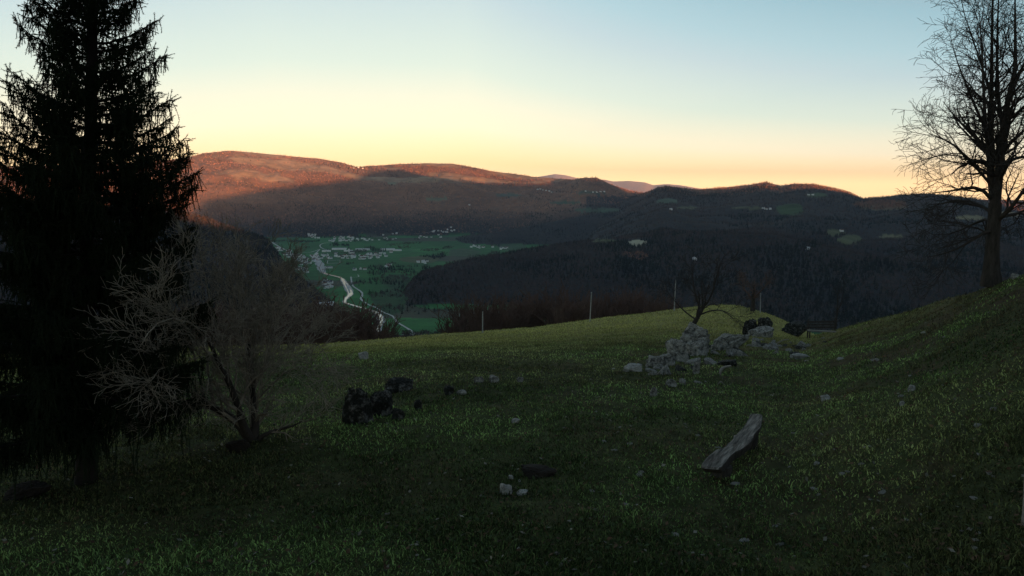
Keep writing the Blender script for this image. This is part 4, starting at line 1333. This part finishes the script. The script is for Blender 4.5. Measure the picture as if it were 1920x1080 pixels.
# pale barked post at the right edge of the picture
pb = hit(1912, 985)
t = thing('wooden_post', 'pale barked wooden post at the right edge of the grass', 'post', pb)
a = pt(1930, 985, math.hypot(pb.x, pb.y)) - pb; b = pt(1936, 800, math.hypot(pb.x, pb.y)) - pb
v_, f_ = tubes([[tuple(a + (b - a) * q + Vector((0, 0, -0.1 if q == 0 else 0))) for q in np.linspace(0, 1, 8)]], [[0.065, 0.056, 0.053, 0.052, 0.051, 0.05, 0.05, 0.049]], 12)
new_obj('shaft', np_mesh('shaft', v_, f_, M_WOOD_PALE, smooth=True), t)
bm = bmesh.new(); bmesh.ops.create_cone(bm, cap_ends=True, segments=12, radius1=0.053, radius2=0.03, depth=0.05)
for v in bm.verts:
    v.co += b + Vector((0, 0, 0.02))
bm_obj('top', bm, M_WOOD, t)


def stick(label, px, rads):
    P3 = [hit(u, v) for u, v in px]
    r_ = math.hypot(P3[0].x, P3[0].y)
    P3 = [P3[0]] + [pt(u, v, r_ + 0.05 * k) for k, (u, v) in enumerate(px)][1:]
    fl = smooth_line([tuple(q - P3[0]) for q in P3], 5)
    v, f = tubes([fl], [np.interp(np.linspace(0, 1, len(fl)), np.linspace(0, 1, len(rads)), rads)], 6)
    o = new_obj('dead_branch', np_mesh('dead_branch', v, f, M_WOOD_PALE, smooth=True)); o.location = P3[0]
    tag(o, label, 'branch')


stick('pale curved dead branch arching out of the grass below the outcrop', [(1350, 702), (1352, 694), (1358, 689), (1371, 686)], [0.03, 0.05, 0.045, 0.03])
stick('pale dead branch lying under the dark rocks left of the bench', [(1449, 650), (1456, 645), (1466, 639), (1479, 636)], [0.02, 0.03, 0.03, 0.02])
stick('thin dead branch on the grass beside the log', [(1345, 722), (1352, 716), (1362, 724), (1370, 720)], [0.012, 0.018, 0.015, 0.01])
for u, va, vb_ in []:
    pass

# ------------------------------------------------------------------ grass, leaves
NG = 1000000
vg = rng.uniform(0, 1, NG)
r = 4.6 * (100 / 4.6) ** (vg ** 1.2)
th = rng.uniform(R(-42), R(42), NG)
x, y = r * np.sin(th), r * np.cos(th)
cl = fbm(x / 0.5, y / 0.5, 3, 51)
wn = fbm(x / 1.7, y / 1.7, 4, 51)
wornm = sstep(0.55, 0.68, wn) * (0.35 + 0.65 * sstep(0, 14, x))
keep = rng.random(NG) < (0.25 + 0.9 * cl) * (1 - 0.8 * wornm)
x, y, r, cl, wornm = x[keep], y[keep], r[keep], cl[keep], wornm[keep]
n = len(x)
z = ground(x, y)
Hh = (0.026 + 0.062 * rng.random(n) ** 2.2) * (0.5 + 1.0 * cl) * (1 + 0.5 * sstep(12, 40, r) + 1.6 * sstep(35, 80, r) * rng.random(n))
Wd = (0.0026 + 0.0028 * rng.random(n)) * (1 + r / 11)
a = rng.random(n) * 6.283; b_ = rng.random(n) * 6.283
side_ = np.stack([np.cos(a), np.sin(a), np.zeros(n)], 1) * Wd[:, None]
lean = np.stack([np.cos(b_), np.sin(b_), np.zeros(n)], 1) * (Hh * rng.uniform(0.2, 1.1, n))[:, None]
B0 = np.stack([x, y, z - 0.01], 1)
up1 = np.array([0, 0, 1.0]) * (Hh * 0.6)[:, None]
up2 = np.array([0, 0, 1.0]) * (Hh * rng.uniform(0.7, 1.0, n))[:, None]
V = np.stack([B0 - side_, B0 + side_, B0 + up1 + lean * 0.35 + side_ * 0.7, B0 + up1 + lean * 0.35 - side_ * 0.7, B0 + up2 + lean], 1).reshape(-1, 3)
i0 = np.arange(n)[:, None] * 5
Q = i0 + np.array([[0, 1, 2, 3]]); T3 = i0 + np.array([[3, 2, 4]])
tone_ = rng.random(n)[:, None]
pt1 = sstep(0.35, 0.65, fbm(x / 3.4, y / 3.4, 4, 19))[:, None]
pt2 = sstep(0.45, 0.65, fbm(x / 7.5, y / 5.0, 3, 27))[:, None]
gc = (np.array([0.094, 0.144, 0.046]) * (1 - pt2) + np.array([0.124, 0.146, 0.054]) * pt2) * (0.32 + 2.5 * tone_ ** 2.8) * (0.5 + 1.0 * pt1)
dry = (rng.random(n) < 0.10 + 0.30 * wornm)[:, None]
br = sstep(3, 14, x)[:, None] * sstep(0.42, 0.62, fbm(x / 2.3, y / 2.3, 4, 83))[:, None]
gc = gc * (1 - br) + np.array([0.088, 0.070, 0.040]) * (0.4 + 1.2 * tone_ ** 2) * br
gc = np.where(dry, np.array([0.13, 0.105, 0.055]) * (0.3 + tone_), gc)
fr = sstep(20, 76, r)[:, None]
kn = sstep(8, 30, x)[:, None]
gc = gc * (1 - fr) + (np.array([0.27, 0.27, 0.085]) * (0.45 + 1.1 * fbm(x / 6, y / 11, 4, 63))[:, None]) * (0.35 + 1.3 * tone_) * fr  # blades near the crest carry the same painted backlight
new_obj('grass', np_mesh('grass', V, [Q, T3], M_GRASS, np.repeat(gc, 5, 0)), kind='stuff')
# broad leaved weeds and fallen leaves
NL = 15000
r = 4.6 * (34 / 4.6) ** rng.random(NL); th = rng.uniform(R(-41), R(41), NL)
x, y = r * np.sin(th), r * np.cos(th); z = ground(x, y)
L = rng.uniform(0.012, 0.034, NL) * (1 + r / 45)
a = rng.random(NL) * 6.283; tl = rng.normal(0, 0.35, (NL, 2))
d1 = np.stack([np.cos(a), np.sin(a), tl[:, 0]], 1) * L[:, None]; d2 = np.stack([-np.sin(a), np.cos(a), tl[:, 1]], 1) * (L * 0.6)[:, None]
c = np.stack([x, y, z + rng.uniform(0.015, 0.05, NL)], 1)
V = np.stack([c - d1, c + d2 - d1 * 0.1, c + d1, c - d2 - d1 * 0.1], 1).reshape(-1, 3)
cc = np.where((rng.random(NL) < 0.10)[:, None], np.array([0.20, 0.19, 0.155]), np.where(((rng.random(NL) < 0.25 + 0.5 * sstep(0, 9, x)))[:, None], np.array([0.12, 0.075, 0.045]), np.array([0.05, 0.075, 0.03]))) * rng.uniform(0.5, 1.3, (NL, 1))
new_obj('fallen_leaves', np_mesh('fallen_leaves', V, np.arange(NL * 4).reshape(-1, 4), M_GRASS, np.repeat(cc, 4, 0)), kind='stuff')
sc.view_settings.view_transform = 'Standard'; sc.view_settings.look = 'None'
sc.view_settings.exposure = 1.5; sc.view_settings.gamma = 1.0
sc.render.resolution_x, sc.render.resolution_y = 1024, 576
sc.cycles.max_bounces = 4
sc.cycles.diffuse_bounces = 2
sc.cycles.volume_bounces = 0
